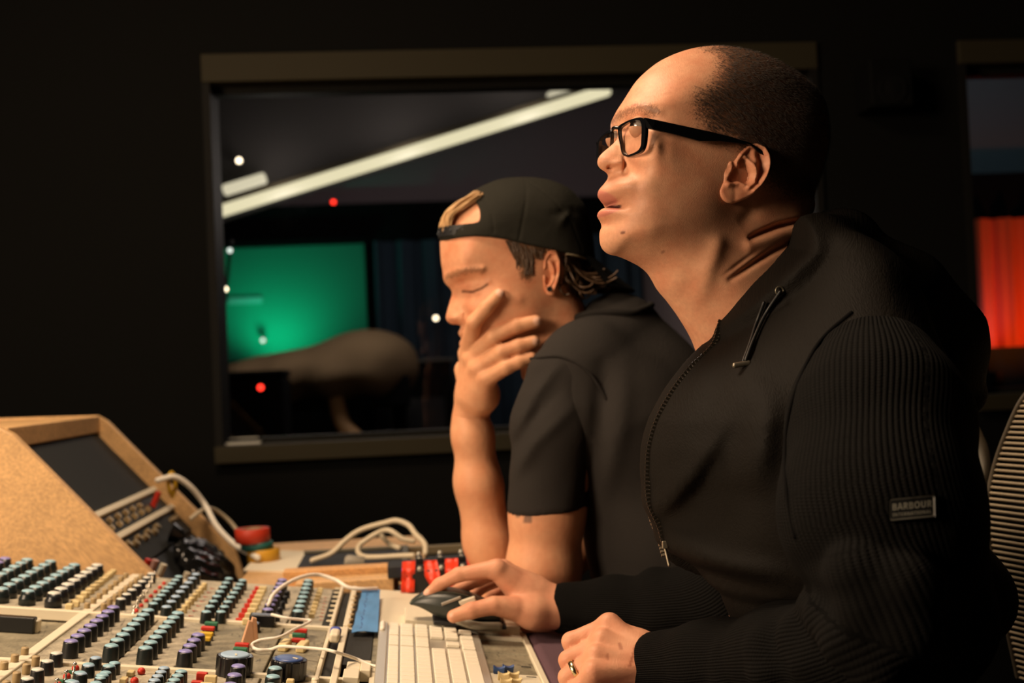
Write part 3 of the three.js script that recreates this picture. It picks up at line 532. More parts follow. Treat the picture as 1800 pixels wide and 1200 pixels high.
row('knob', C.teal, [-0.1533,0.8422,-1.3878], [-0.1503,0.8418,-1.3121], 3, KN, 0.98, C.knobGreen);
row('key', C.cream, [-0.1358,0.8275,-1.385], [-0.1344,0.8273,-1.3551], 2, 0.008, 1);
row('post', C.trim, [-0.1102,0.8253,-1.3951], [-0.1103,0.8253,-1.3619], 2, 0.012, 1);
// left flat panel: a black slide handle and its cream neighbour, engraved line
{ const p = [-0.5028,0.8533,-1.6228]; at3(new RoundedBoxGeometry(0.06, 0.02, 0.014, 2, 0.002).translate(0, 0.01, 0), C.blackCap, p, 0, 'slide_handle'); const q = [-0.4787,0.8503,-1.6304]; at3(new RoundedBoxGeometry(0.018, 0.016, 0.016, 2, 0.002).translate(0, 0.008, 0), C.trim, q, 0, 'slide_block'); }
// fader with a blue-topped white cap, and three faders on the front panel
{ const p = [-0.0996,0.8209,-1.6103]; const k = at3(new RoundedBoxGeometry(0.0125, 0.012, 0.036, 2, 0.004).translate(0, 0.006, 0.004), C.trim, p, 0, 'fader_cap'); const c = shade(new THREE.Mesh(new RoundedBoxGeometry(0.0145, 0.0135, 0.012, 2, 0.005).translate(0, 0.0066, -0.016), std(0x3d4fa8, 0.4))); c.name = 'blue_tip'; k.add(c); }
{ const s = new THREE.Shape(); s.moveTo(-0.007, 0); s.lineTo(0.007, 0); s.lineTo(0.008, 0.012); s.quadraticCurveTo(0, 0.006, -0.008, 0.012); s.closePath();
  const fg = new THREE.ExtrudeGeometry(s, { depth: 0.008, bevelEnabled: true, bevelSize: 0.0008, bevelThickness: 0.0008, bevelSegments: 1 }).translate(0, 0, -0.004);
  for (const [a, b, m] of [[[0.1003,0.796,-1.501], [0.112,0.7945,-1.5099], std(0x2f4f86, 0.45)], [[0.1033,0.7956,-1.4702], [0.1152,0.7941,-1.476], C.cream], [[0.1035,0.7956,-1.4399], [0.1151,0.7941,-1.4455], C.cream]]) for (const p of [a, b]) { p[1] -= 0.006; at3(fg, m, p, 0, 'fader_cap', 0.8); }
  for (const p of [[0.1379,0.7863,-1.5445], [0.1388,0.7862,-1.4918]]) at3(new THREE.BoxGeometry(0.012, 0.0012, 0.002), C.bodyGrey, p, 0, 'scale_mark');
}
// ---------- blue tape over the buttons ----------
{ const a = [-0.08,0.8195,-1.6578], b = [-0.0459,0.8172,-1.6622], c = [-0.0735,0.8317,-1.9142], d = [-0.0474,0.8264,-1.9363], nx = 10, ny = 18, pos = [], uv = [], idx = [];
  for (let j = 0; j <= ny; j++) for (let i = 0; i <= nx; i++) { const u = i / nx, v = j / ny, p = lerp3(lerp3(a, b, u), lerp3(c, d, u), v); p[1] += 0.0022 * Math.sin(v * 21 + u * 3) * (1 - u) + 0.0015 * fbm(u * 5, v * 9, 2); pos.push(...p); uv.push(u, v); }
  for (let j = 0; j < ny; j++) for (let i = 0; i < nx; i++) { const q = j * (nx + 1) + i; idx.push(q, q + 1, q + nx + 2, q, q + nx + 2, q + nx + 1); }
  const n = pos.length / 3; for (let i = 0; i < n; i++) { pos.push(pos[3 * i], pos[3 * i + 1] - 0.0008, pos[3 * i + 2]); uv.push(uv[2 * i], uv[2 * i + 1]); } const top = idx.slice(); for (let i = 0; i < top.length; i += 3) idx.push(top[i] + n, top[i + 2] + n, top[i + 1] + n);
  const g = new THREE.BufferGeometry(); g.setAttribute('position', new THREE.Float32BufferAttribute(pos, 3)); g.setAttribute('uv', new THREE.Float32BufferAttribute(uv, 2)); g.setIndex(idx); g.computeVertexNormals();
  const t = canvasTex(128, 256, (x, w, h) => { x.fillStyle = '#4f86bd'; x.fillRect(0, 0, w, h); x.strokeStyle = 'rgba(40,60,120,0.75)'; x.lineWidth = 5; x.lineCap = 'round'; for (let i = 0; i < 9; i++) { const y = 25 + i * 25; x.beginPath(); x.moveTo(34 + (i % 3) * 4, y); x.lineTo(44, y + 9); x.lineTo(36 + (i % 2) * 7, y + 15); x.stroke(); } });
  tag(part('masking_tape', g, new THREE.MeshStandardMaterial({ map: t, roughness: 0.6, side: THREE.DoubleSide })), 'blue masking tape with pen marks stuck across the console', 'tape'); }

// ---------- wooden rack and shelf behind the console ----------
const woodTex = dataTex(512, (u, v) => { const n = tileNoise(u * 1, v, 10), r = 0.5 + 0.5 * Math.sin((v * 26 + n * 5) * 6.2832), f = tileNoise(u, v, 120, 4); const k = 0.92 + 0.05 * r + 0.22 * f + 0.1 * n; return [0.84 * k, 0.67 * k, 0.46 * k]; }, true);
const W = { wood: new THREE.MeshStandardMaterial({ map: woodTex, roughness: 0.55 }), woodEdge: new THREE.MeshStandardMaterial({ map: woodTex, color: 0xfff0dc, roughness: 0.6 }) };
const uvBox = (g, s = 2) => { const p = g.attributes.position, n = g.attributes.normal, u = g.attributes.uv; for (let i = 0; i < p.count; i++) { const a = Math.abs(n.getX(i)), b = Math.abs(n.getY(i)), c = Math.abs(n.getZ(i)); if (b > a && b > c) u.setXY(i, p.getX(i) * s, p.getZ(i) * s); else if (a > c) u.setXY(i, p.getZ(i) * s, p.getY(i) * s); else u.setXY(i, p.getX(i) * s, p.getY(i) * s); } return g; };
{
  const zn = -2.06, zf = -2.72, P = [-0.6263,1.0854,-2.06], Q = [-0.4153,0.85,-2.06], back = -1.15;
  const g = thing('equipment_rack', 'maple rack box with a sloping front full of black gear', 'rack', [-0.8, 0.7, -2.4]);
  const sx = P[0], sy = P[1], slope = (Q[1] - P[1]) / (Q[0] - P[0]), xb = sx + (0.8 - sy) / slope;
  const s = new THREE.Shape(); s.moveTo(back, 0.7); s.lineTo(xb + 0.03, 0.7); s.lineTo(xb, 0.8); s.lineTo(sx, sy); s.lineTo(sx - 0.02, sy + 0.012); s.lineTo(back, sy + 0.02); s.closePath();
  const side = new THREE.ExtrudeGeometry(s, { depth: 0.022, bevelEnabled: true, bevelSize: 0.0015, bevelThickness: 0.0015, bevelSegments: 1 });
  part('side_panel', uvBox(side.clone().translate(0, 0, zn - 0.022)), W.wood, g); part('side_panel', uvBox(side.clone().translate(0, 0, zf)), W.wood, g);
  part('top_panel', uvBox(box(back, sx - 0.012, sy - 0.022, sy + 0.012, zf + 0.022, zn - 0.022, 0.002)), W.wood, g);
  part('back_panel', uvBox(box(back, back + 0.02, 0.7, sy, zf, zn)), W.wood, g);
  const ang = Math.atan2(Q[1] - P[1], Q[0] - P[0]), L = Math.hypot(xb - sx, sy - 0.8);
  // rack units lie in the sloping plane, 3 cm behind its edge: u runs down the slope, across along z
  const M4 = new THREE.Matrix4().makeTranslation(sx, sy, 0).multiply(new THREE.Matrix4().makeRotationZ(ang));
  const unit = (name, u0, u1, mat, dep = 0.03, th = 0.02, label) => part(name, new RoundedBoxGeometry(u1 - u0, th, zn - zf - 0.05, 1, 0.002).translate((u0 + u1) / 2, -dep - th / 2, (zn + zf) / 2).applyMatrix4(M4), mat, g, label);
  const gear = std(0x121413, 0.75), gear2 = std(0x0d0f0f, 0.6);
  unit('blank_unit', 0.005, 0.165, gear);
  unit('pale_rail', 0.168, 0.18, C.trim, 0.022, 0.02); unit('patch_unit', 0.181, 0.218, gear2); unit('pale_rail', 0.22, 0.232, C.trim, 0.022, 0.02);
  unit('gear_unit', 0.233, 0.29, gear); unit('gear_unit', 0.292, L + 0.06, gear2, 0.034);
  const jack = new THREE.CylinderGeometry(0.006, 0.007, 0.012, 10);
  const J = (u, z, mat, s = 1, n = 'jack_socket') => { const m = shade(new THREE.Mesh(jack, mat)); m.name = n; m.position.set(u, -0.028, z).applyMatrix4(M4).sub(g.position); m.rotation.z = ang; m.scale.setScalar(s); g.add(m); };
  const brass = std(0xb9a27c, 0.35, { metalness: 0.7 });
  for (let i = 0; i < 14; i++) J(0.192 + (i % 2) * 0.014, zn - 0.05 - i * 0.031, brass, 0.95);
  for (let i = 0; i < 9; i++) J(0.246 + (i % 2) * 0.006, zn - 0.06 - i * 0.042, brass, 1.1);
  for (let i = 0; i < 3; i++) J(0.25, zf + 0.06 + i * 0.03, brass, 0.9);
  const plug = new THREE.CylinderGeometry(0.006, 0.006, 0.04, 10);
  for (const [u, z, m] of [[0.3, zn - 0.07, C.red], [0.308, zn - 0.1, std(0xb98f84, 0.5)], [0.322, zn - 0.12, C.trim], [0.36, zn - 0.2, C.trim], [0.2, zf + 0.14, C.red]]) { const q = shade(new THREE.Mesh(plug, m)); q.name = 'patch_plug'; q.position.set(u, -0.02, z).applyMatrix4(M4).sub(g.position); q.rotation.z = ang + 0.4; g.add(q); }
  // crumpled clear-black bag lying low in the rack
  const bc = new THREE.Vector3(0.37, -0.015, zn - 0.4).applyMatrix4(M4);
  const bag = nets((x, y, z) => dEll({ c: [bc.x, bc.y, bc.z], r: [0.075, 0.03, 0.13], rz: ang }, x, y, z) + 0.012 * fbm(x * 30, y * 30, z * 30, 3) + 0.004 * Math.sin(x * 210 + z * 160), [bc.x - 0.12, bc.y - 0.12, bc.z - 0.18], [bc.x + 0.12, bc.y + 0.12, bc.z + 0.18], 0.006);
  const pb = thing('plastic_bag', 'crumpled shiny black bag lying low in the wooden rack', 'bag', [bc.x, bc.y - 0.03, bc.z]); part('bag', planarUV(bag), std(0x141414, 0.18), pb); 
  const hh = new THREE.Vector3(0.30, -0.0, zn - 0.39).applyMatrix4(M4); part('bag_neck', lathe([[0.004, 0], [0.012, 0.008], [0.02, 0.03], [0.016, 0.03], [0.008, 0.01]], 12).rotateZ(1.2).translate(hh.x, hh.y, hh.z), std(0x141414, 0.2), pb);
}
const SH = 0.80;
{ const g = thing('back_shelf', 'maple shelf along the back of the console', 'shelf', [-0.1, 0, -2.4]);
  part('board', uvBox(box(-0.305, 0.03, SH - 0.03, SH, -2.78, -2.045, 0.003)), W.wood, g);
  for (const x of [-0.24, -0.03]) part('leg', box(x - 0.03, x + 0.03, 0, SH - 0.03, -2.74, -2.68, 0.003), C.bodyGrey, g);
  part('side_board', box(0.032, 0.13, SH - 0.035, SH - 0.004, -2.5, -2.045, 0.003), std(0x121110, 0.6), g, 'black board'); part('rear_rail', box(-0.06, 0.12, SH - 0.004, SH + 0.012, -2.52, -2.5, 0.002), std(0x6f6249, 0.6), g);
  const a = [-0.2097,0.8309,-2.1], b = [-0.0201,0.8256,-2.1]; part('lip', uvBox(box(a[0], b[0], SH, a[1] + 0.008, -2.13, -2.09, 0.002)), W.woodEdge, g);
  const c = [-0.1848,0.8134,-2.04], d = [-0.0272,0.828,-2.04]; part('ledge', uvBox(box(c[0], d[0], SH - 0.05, d[1], -2.085, -2.032, 0.002)), W.wood, g);
}
const onShelf = 0;
{ // sheets of paper
  const p = [[-0.3119,0.803,-2.3886], [-0.201,0.803,-2.3266], [-0.1778,0.803,-2.581], [-0.3057,0.803,-2.6586]], s = new THREE.Shape(); p.forEach((q, i) => i ? s.lineTo(q[0], -q[2]) : s.moveTo(q[0], -q[2]));
  const g = new THREE.ExtrudeGeometry(s, { depth: 0.003, bevelEnabled: false }).rotateX(-Math.PI / 2).translate(0, SH, 0);
  tag(part('paper_stack', g, std(0xdad0ba, 0.9)), 'pale paper sheets lying on the maple shelf', 'paper');
}
{ // closed black tray
  const a = [-0.2271,0.8,-2.3627], b = [-0.0219,0.8,-2.3201], z1 = -2.16, z0 = -2.5;
  const g = thing('black_tray', 'flat black tray on the maple shelf under the white cable loops', 'tray', [(a[0] + b[0]) / 2, SH, -2.33]);
  part('base', box(a[0] + 0.02, b[0] + 0.02, SH, SH + 0.012, z0, z1, 0.003), M.rubber, g); part('rim', merge([box(a[0] + 0.02, b[0] + 0.02, SH + 0.012, SH + 0.018, z0, z0 + 0.012, 0.002), box(b[0] + 0.008, b[0] + 0.02, SH + 0.012, SH + 0.018, z0, z1, 0.002)]), std(0x55503f, 0.5), g);
  part('cable_plug', lathe([[0, 0], [0.012, 0], [0.012, 0.03], [0.007, 0.035], [0, 0.035]], 12).rotateZ(1.4).translate(...[-0.0808,0.825,-2.2302]), std(0x8c8577, 0.5), g);
}
{ // rolls of tape
  const roll = (r, h) => lathe([[r * 0.62, 0], [r, 0], [r, h], [r * 0.62, h], [r * 0.62, 0]], 40), core = (r, h) => lathe([[r * 0.55, 0], [r * 0.62, 0], [r * 0.62, h], [r * 0.55, h], [r * 0.55, 0]], 32);
  let y = SH; const c = [-0.2864,0.8214,-2.5];
  for (const [name, r, h, m, dx, label] of [['tape_roll', 0.032, 0.026, std(0xd09a2a, 0.5), 0, 'yellow tape roll at the bottom of the small stack'], ['tape_roll', 0.031, 0.014, std(0x1d5b55, 0.5), -0.012, 'teal tape roll between the red and the yellow roll'], ['tape_roll', 0.034, 0.027, std(0xb8331a, 0.5), -0.02, 'red tape roll on top of the small stack']]) {
    const g = thing(name, label, 'tape roll', [c[0] + dx, y, c[2]], 'tape rolls on the maple shelf'); const a = part('tape', roll(r, h), m, g); a.position.set(0, 0, 0); const b = part('core', core(r, h), std(0x9c8a68, 0.8), g); b.position.set(0, 0, 0); y += h;
  }
}
{ // black binding-post box with red tabs
  const a = [-0.0148,0.8156,-2], X0 = a[0] + 0.008, X1 = X0 + 0.155, zf = -2.005;
  const yb = conY((X0 + X1) / 2) + 0.003, g = thing('connector_box', 'black connector box with red tabs and silver screws', 'connector box', [(X0 + X1) / 2, yb, -2.02]);
  part('body', box(X0, X1, yb, yb + 0.045, -2.07, zf, 0.003), M.black, g); part('step', box(X0 - 0.03, X1, yb + 0.03, yb + 0.05, -2.1, -2.03, 0.003), M.rubber, g);
  for (let i = 0; i < 5; i++) {
    const x = X0 + 0.022 + i * 0.0345; const post = part('post', box(x - 0.006, x + 0.006, yb + 0.045, yb + 0.060, -2.07, -2.035, 0.002), M.black, g);
    for (const [dy, dz] of [[0.047, -0.002], [0.0575, -0.034], [0.064, -0.048]]) { const sc = part('screw', lathe([[0, 0.003], [0.003, 0.0028], [0.0042, 0.0015], [0.0045, 0]], 12).rotateX(0.9).translate(x, yb + dy, zf + dz), std(0x8f8b80, 0.45, { metalness: 0.6 }), g); }
    if (i > 3) continue;
    const tx = x - 0.017, tp = [], n = 8;
    const cg = new THREE.PlaneGeometry(0.021, 0.052, 6, 12), p = cg.attributes.position; const taper = i === 1 ? 1 : 0;
    for (let k = 0; k < p.count; k++) { const v = 0.5 - p.getY(k) / 0.052; let xx = p.getX(k); if (taper) xx *= v < 0.45 ? 1 + 0.3 * v : Math.max(0.25, 1.25 - (v - 0.45) * 1.9); const over = smooth(0.4, 0, v); p.setXYZ(k, tx + xx + 0.004 * v * (i % 2 ? 1 : -1), yb + 0.062 - 0.05 * v - 0.004 * over + 0, zf + 0.004 - 0.022 * over + 0.004 * Math.sin(v * 9 + i * 2) + 0.002 * Math.sin(xx * 500 + i)); }
    cg.computeVertexNormals(); part('red_tab', cg, new THREE.MeshStandardMaterial({ color: 0xd8391c, roughness: 0.45, side: THREE.DoubleSide }), g);
  }
  const led = part('indicator', new THREE.SphereGeometry(0.003, 10, 8).translate(X0 - 0.004, yb + 0.045, zf - 0.015), glow(new THREE.Color().setRGB(0.25, 0.25, 1), 2), g, 'tiny blue indicator light');
}
// ---------- cables ----------
const cableMat = std(0xece5d8, 0.5), cableDim = std(0xc4b69c, 0.55);
tag(part('keyboard_cable', tube([[-0.0344,0.8148,-1.4684], [-0.0475,0.8164,-1.4706], [-0.0672,0.8209,-1.4916], [-0.0909,0.8399,-1.4513], [-0.1123,0.8325,-1.5066], [-0.14,0.834,-1.5173], [-0.1601,0.8345,-1.524], [-0.1713,0.8299,-1.5328], [-0.1846,0.8306,-1.5305], [-0.1926,0.8326,-1.5362], [-0.1947,0.8348,-1.5488], [-0.1867,0.8378,-1.5518], [-0.1644,0.8391,-1.556], [-0.149,0.8411,-1.5859], [-0.1329,0.8391,-1.6537], [-0.141,0.8401,-1.6548], [-0.1623,0.8448,-1.6488], [-0.1818,0.8492,-1.655]], 0.0019, 160, 10), cableMat), 'thin white cable looping from the keyboard over the knobs', 'cable');
tag(part('patch_cable', tube([[-0.1959,0.847,-1.7458], [-0.1935,0.8527,-1.7934], [-0.1813,0.8592,-1.8275], [-0.1603,0.8625,-1.8707], [-0.1375,0.8597,-1.9019], [-0.1124,0.8505,-1.9019], [-0.0936,0.8402,-1.8909], [-0.0702,0.8353,-1.8968], [-0.0522,0.831,-1.921]], 0.0028, 90, 10), cableMat), 'white cable arching over the far knobs to the blue tape', 'cable');
tag(part('coiled_cable', tube([[-0.1803,0.8182,-2.35], [-0.1448,0.8285,-2.36], [-0.118,0.8502,-2.37], [-0.0911,0.8656,-2.38], [-0.0446,0.877,-2.38], [-0.0219,0.8813,-2.37], [0.0002,0.8727,-2.36], [0.0122,0.8585,-2.34], [0.0288,0.8428,-2.3], [0.029,0.83,-2.28]], 0.0052, 90, 10), cableDim), 'thick white cable arching highest above the black tray', 'cable');
tag(part('looped_cable', tube([[0.0074,0.8463,-2.33], [-0.0103,0.8515,-2.33], [-0.036,0.8675,-2.34], [-0.0567,0.8619,-2.36], [-0.0914,0.8415,-2.36], [-0.0953,0.8328,-2.34], [-0.0828,0.8272,-2.3], [-0.0565,0.8276,-2.28], [-0.0205,0.829,-2.27], [0.0061,0.83,-2.26]], 0.0048, 90, 10), cableDim), 'thick white cable lying in a loop on the black tray', 'cable');
tag(part('short_cable', tube([[-0.0514,0.8502,-2.4], [-0.038,0.8354,-2.4], [-0.0198,0.8284,-2.38]], 0.0046, 24, 10), cableDim), 'short end of white cable inside the loop', 'cable');
tag(part('rack_cable', tube([[-0.5049,0.9632,-2.6], [-0.4753,0.9671,-2.62], [-0.4485,0.9453,-2.64], [-0.4218,0.903,-2.66], [-0.3951,0.8647,-2.62], [-0.3515,0.8305,-2.56], [-0.2932,0.8141,-2.46]], 0.0058, 80, 10), cableMat), 'thick pale cable hanging over the edge of the wooden rack', 'cable');
tag(part('rack_cable', tube([[-0.4406,0.8822,-2.6], [-0.4281,0.8915,-2.66], [-0.4121,0.8821,-2.74], [-0.3845,0.8527,-2.76], [-0.3565,0.8167,-2.74], [-0.3261,0.7968,-2.66]], 0.0045, 60, 10), cableDim), 'thinner dull cable behind the pale one on the wooden rack', 'cable');
{ const p = [-0.4823,0.9526,-2.63], g = thing('cable_tie', 'yellow cable tie round the cable on the rack edge', 'cable tie', p);
  const a = part('band', new THREE.TorusGeometry(0.013, 0.004, 8, 20).scale(1, 1.6, 1).rotateY(1.2), std(0xc79d1c, 0.5), g); a.position.set(0, 0, 0); const b = part('tail', box(-0.004, 0.004, -0.03, -0.012, -0.002, 0.002, 0.001), std(0xc79d1c, 0.5), g); b.position.set(0, 0, 0); }
// ---------- keyboard ----------
{ const z0 = -1.716, z1 = -1.282, x0 = -0.046, x1 = 0.0885, top = 0.0125, g = thing('computer_keyboard', 'white slim computer keyboard on the console front', 'keyboard', [0.02, conY(0.02), -1.5]);
  plate('base', x0, x1, z0, z1, std(0xb7b1a4, 0.35, { metalness: 0.35 }), 0.001, 0.0085, g, 0.003);
  plate('back_edge', x0, x0 + 0.012, z0, z1, std(0xb7b1a4, 0.35, { metalness: 0.35 }), 0.0085, 0.012, g, 0.0015);
  const cyl = new THREE.CapsuleGeometry(0.0035, 0.04, 4, 10).rotateX(Math.PI / 2).applyMatrix4(conMat([x0 + 0.0065, conY(x0 + 0.0065) + 0.0135, z0 + 0.035])); part('end_bar', cyl, std(0xe8e2d4, 0.4), g);
  const keyM = std(0xe9e1cd, 0.45), pitch = 0.0192, geos = {};
  const key = (r, z, len, wid = 1) => { const xw = (r === 0 ? 0.0125 : 0.0168) * wid, k = `${xw}_${len}`; geos[k] ??= new RoundedBoxGeometry(xw, 0.0045, len - 0.0022, 1, 0.0012); const x = x0 + 0.0215 + (r === 0 ? 0 : 0.0165 + (r - 1) * 0.0194) + (wid > 1 ? 0.0097 : 0); at3(geos[k], keyM, [x, conY(x) + 0.0108, z], 0, 'key', 1, g); };
  let z = z0 + 0.014;
  // number pad, navigation block, main block: columns run along z, from the far end towards the camera
  for (let c = 0; c < 4; c++) { for (let r = 0; r < 6; r++) { if (c === 0 && r === 5) continue; if (c === 0 && r === 4) { key(4, z, pitch, 1); continue; } if (c === 2 && r === 5) continue; key(r, z, pitch); } z += pitch; }
  z += 0.005;
  for (let c = 0; c < 3; c++) { for (let r = 0; r < 6; r++) { if (r === 3 || (r === 4 && c !== 1)) continue; key(r, z, pitch); } z += pitch; }
  z += 0.005;
  for (let c = 0; c < 14; c++) { for (let r = 0; r < 6; r++) { if (r === 5 && c > 3 && c < 9) continue; key(r, z + (r % 2 ? 0 : 0.0), pitch); } z += pitch; }
  { const x = x0 + 0.0215 + 0.0165 + 4 * 0.0194; at3(new RoundedBoxGeometry(0.0168, 0.0045, pitch * 5 - 0.0022, 1, 0.0012), keyM, [x, conY(x) + 0.0108, z - pitch * 8], 0, 'space_bar', 1, g); }
}
// ---------- mouse ----------
const mouseC = [0.0679,0.806,-1.7296];
{ const mx = mouseC[0], mz = mouseC[2], my = conY(mx) + 0.004, g = thing('computer_mouse', 'black and grey ergonomic mouse with a pointed nose under the right hand', 'mouse', [mx, my, mz]);
  // profile along x: low pointed nose at left, hump, tail
  const L0 = [-0.0015,0.8304,-1.73], LIFT = 0.018;
  const n0 = L0[0], dark = std(0x2b302d, 0.4), seg = 40, ring = 20;
  const shell = (name, fn, mat) => { const pos = [], idx = []; for (let i = 0; i <= seg; i++) for (let j = 0; j <= ring; j++) pos.push(...fn(i / seg, j / ring)); for (let i = 0; i < seg; i++) for (let j = 0; j < ring; j++) { const a = i * (ring + 1) + j; idx.push(a, a + ring + 1, a + 1, a + 1, a + ring + 1, a + ring + 2); } const q = new THREE.BufferGeometry(); q.setAttribute('position', new THREE.Float32BufferAttribute(pos, 3)); q.setIndex(idx); q.computeVertexNormals(); return part(name, planarUV(q), new THREE.MeshStandardMaterial({ ...mat, side: THREE.DoubleSide }), g); };
  const len = 0.128, X = (t) => n0 + t * len;
  const hTop = (t) => 0.019 + 0.024 * Math.sin(Math.PI * clamp(t * 0.98, 0, 1) ** 0.8) + 0.002 * (1 - t), hLow = (t) => 0.018 * smooth(0.42, 0.0, t), half = (t) => 0.004 + 0.031 * Math.sin(Math.PI * clamp(0.04 + t * 0.86, 0, 1)) ** 0.7;
  shell('shell', (t, s) => { const a = s * 6.2832, c = Math.cos(a), d = Math.sin(a), h0 = hLow(t), h1 = hTop(t), hw = half(t) * Math.min(1, (1.02 - t) * 14 + 0.02), k = 0.75; const e = (v) => Math.sign(v) * Math.abs(v) ** k; const x = X(t); return [x, conY(x) + LIFT + h0 + (h1 - h0) * (0.5 + 0.5 * e(d)) * Math.min(1, (1.02 - t) * 9 + 0.02), mz + e(c) * hw]; }, { color: new THREE.Color(0x2b302d), roughness: 0.4 });
  // ridge seam along the top, cream thumb button, silver streak, wheel
  const surf = (t, up, side) => { const x = X(t); return [x, conY(x) + LIFT + hLow(t) + (hTop(t) - hLow(t)) * up, mz + half(t) * side]; };
  part('seam', tube([0.0, 0.15, 0.3, 0.45, 0.6, 0.75, 0.86].map((t) => surf(t, 0.92, 0.62)), 0.0016, 50, 6), std(0x55594f, 0.35), g);
  part('thumb_button', new RoundedBoxGeometry(0.024, 0.009, 0.006, 2, 0.002).rotateZ(0.25).translate(...surf(0.6, 0.78, 0.9)), C.trim, g, 'cream thumb button');
  part('streak', new RoundedBoxGeometry(0.028, 0.004, 0.003, 2, 0.001).rotateZ(0.3).translate(...surf(0.43, 0.72, 0.95)), std(0x9a9184, 0.3), g);
  part('scroll_wheel', new THREE.CylinderGeometry(0.008, 0.008, 0.006, 20).rotateX(Math.PI / 2).translate(...surf(0.34, 1.0, 0)), std(0xb9b3a4, 0.4), g);
  part('base', new RoundedBoxGeometry(0.1, 0.006, 0.062, 2, 0.002).rotateZ(-TILT).translate(X(0.62), conY(X(0.62)) + LIFT, mz), M.rubber, g);
  part('thumb_rest', tube([surf(0.5, 0.15, 1.0), surf(0.68, 0.05, 1.25), surf(0.92, 0.04, 1.3)], 0.006, 20, 8), std(0x8f897a, 0.35), g);
}

// ---------- people: shared ----------
const poreTex = dataTex(256, (u, v) => 0.5 + 0.6 * tileNoise(u, v, 60) + 0.5 * tileNoise(u, v, 130, 5));
const skinMat = (rough) => new THREE.MeshPhysicalMaterial({ vertexColors: true, roughness: rough, bumpMap: rep(poreTex, 14, 14), bumpScale: 0.00018, specularIntensity: 0.5 });
const lin = (hex) => { const c = new THREE.Color(hex); return [c.r, c.g, c.b]; };
const mixc = (a, b, t) => [a[0] + (b[0] - a[0]) * t, a[1] + (b[1] - a[1]) * t, a[2] + (b[2] - a[2]) * t];
const hash3 = (x, y, z) => { const s = Math.sin(x * 127.1 + y * 311.7 + z * 74.7) * 43758.5453; return s - Math.floor(s); };
const scaled = (c, k) => [c[0] * k, c[1] * k, c[2] * k];
// project a point onto the surface f = off by walking down the gradient
function stick(f, p, off = 0) { let [x, y, z] = p; const e = 0.0015; for (let i = 0; i < 8; i++) { const d = f(x, y, z) - off, gx = f(x + e, y, z) - f(x - e, y, z), gy = f(x, y + e, z) - f(x, y - e, z), gz = f(x, y, z + e) - f(x, y, z - e), L = Math.hypot(gx, gy, gz) || 1; x -= gx / L * d; y -= gy / L * d; z -= gz / L * d; } return [x, y, z]; }
// same, but along a fixed direction until the cloth is met
function drop(f, p, off = 0, dir = [0, 0, -1], reach = 0.3) { let t = -reach; const at = () => [p[0] + dir[0] * t, p[1] + dir[1] * t, p[2] + dir[2] * t]; for (let i = 0; i < 250; i++) { const d = f(...at()) - off; if (d < 0.0003) break; t += Math.max(0.0004, d * 0.6); if (t > reach) break; } return at(); }
function handGeo(palm, fingers, cell = 0.0021, kPalm = 0.012) {
  const fp = blob(palm, kPalm), ff = fingers.map((c) => ({ root: c[0], d: blob(c, 0.004) }));
  const f = (x, y, z) => { let a = 1e3; for (const q of ff) a = smin(a, q.d(x, y, z), 0.0018); return smin(fp(x, y, z), a, 0.007); };
  const lo = [1e9, 1e9, 1e9], hi = [-1e9, -1e9, -1e9];
  for (const c of [...palm, ...fingers.flat()]) for (const [q, r] of [[c.a ?? c.c, c.ra ?? Math.max(...c.r)], [c.b ?? c.c, c.rb ?? Math.max(...c.r)]]) for (let i = 0; i < 3; i++) { lo[i] = Math.min(lo[i], q[i] - r - 0.006); hi[i] = Math.max(hi[i], q[i] + r + 0.006); }
  return { geo: nets(f, lo, hi, cell), f };
}
const finger = (pts, rs) => chain(pts, rs);
const skinTone = (base, red) => (x, y, z) => { const n = fbm(x * 38, y * 38, z * 38, 3), m = fbm(x * 160 + 5, y * 160, z * 160, 2); return scaled(mixc(base, red, clamp(0.35 + n * 0.9, 0, 1) * 0.5), 1 + m * 0.12); };
function gather(list) { const g = mergeGeometries(list.map((q) => { if (!q.attributes.uv) planarUV(q); if (!q.index) q = mergeVertices(q); return q; })); return g; }
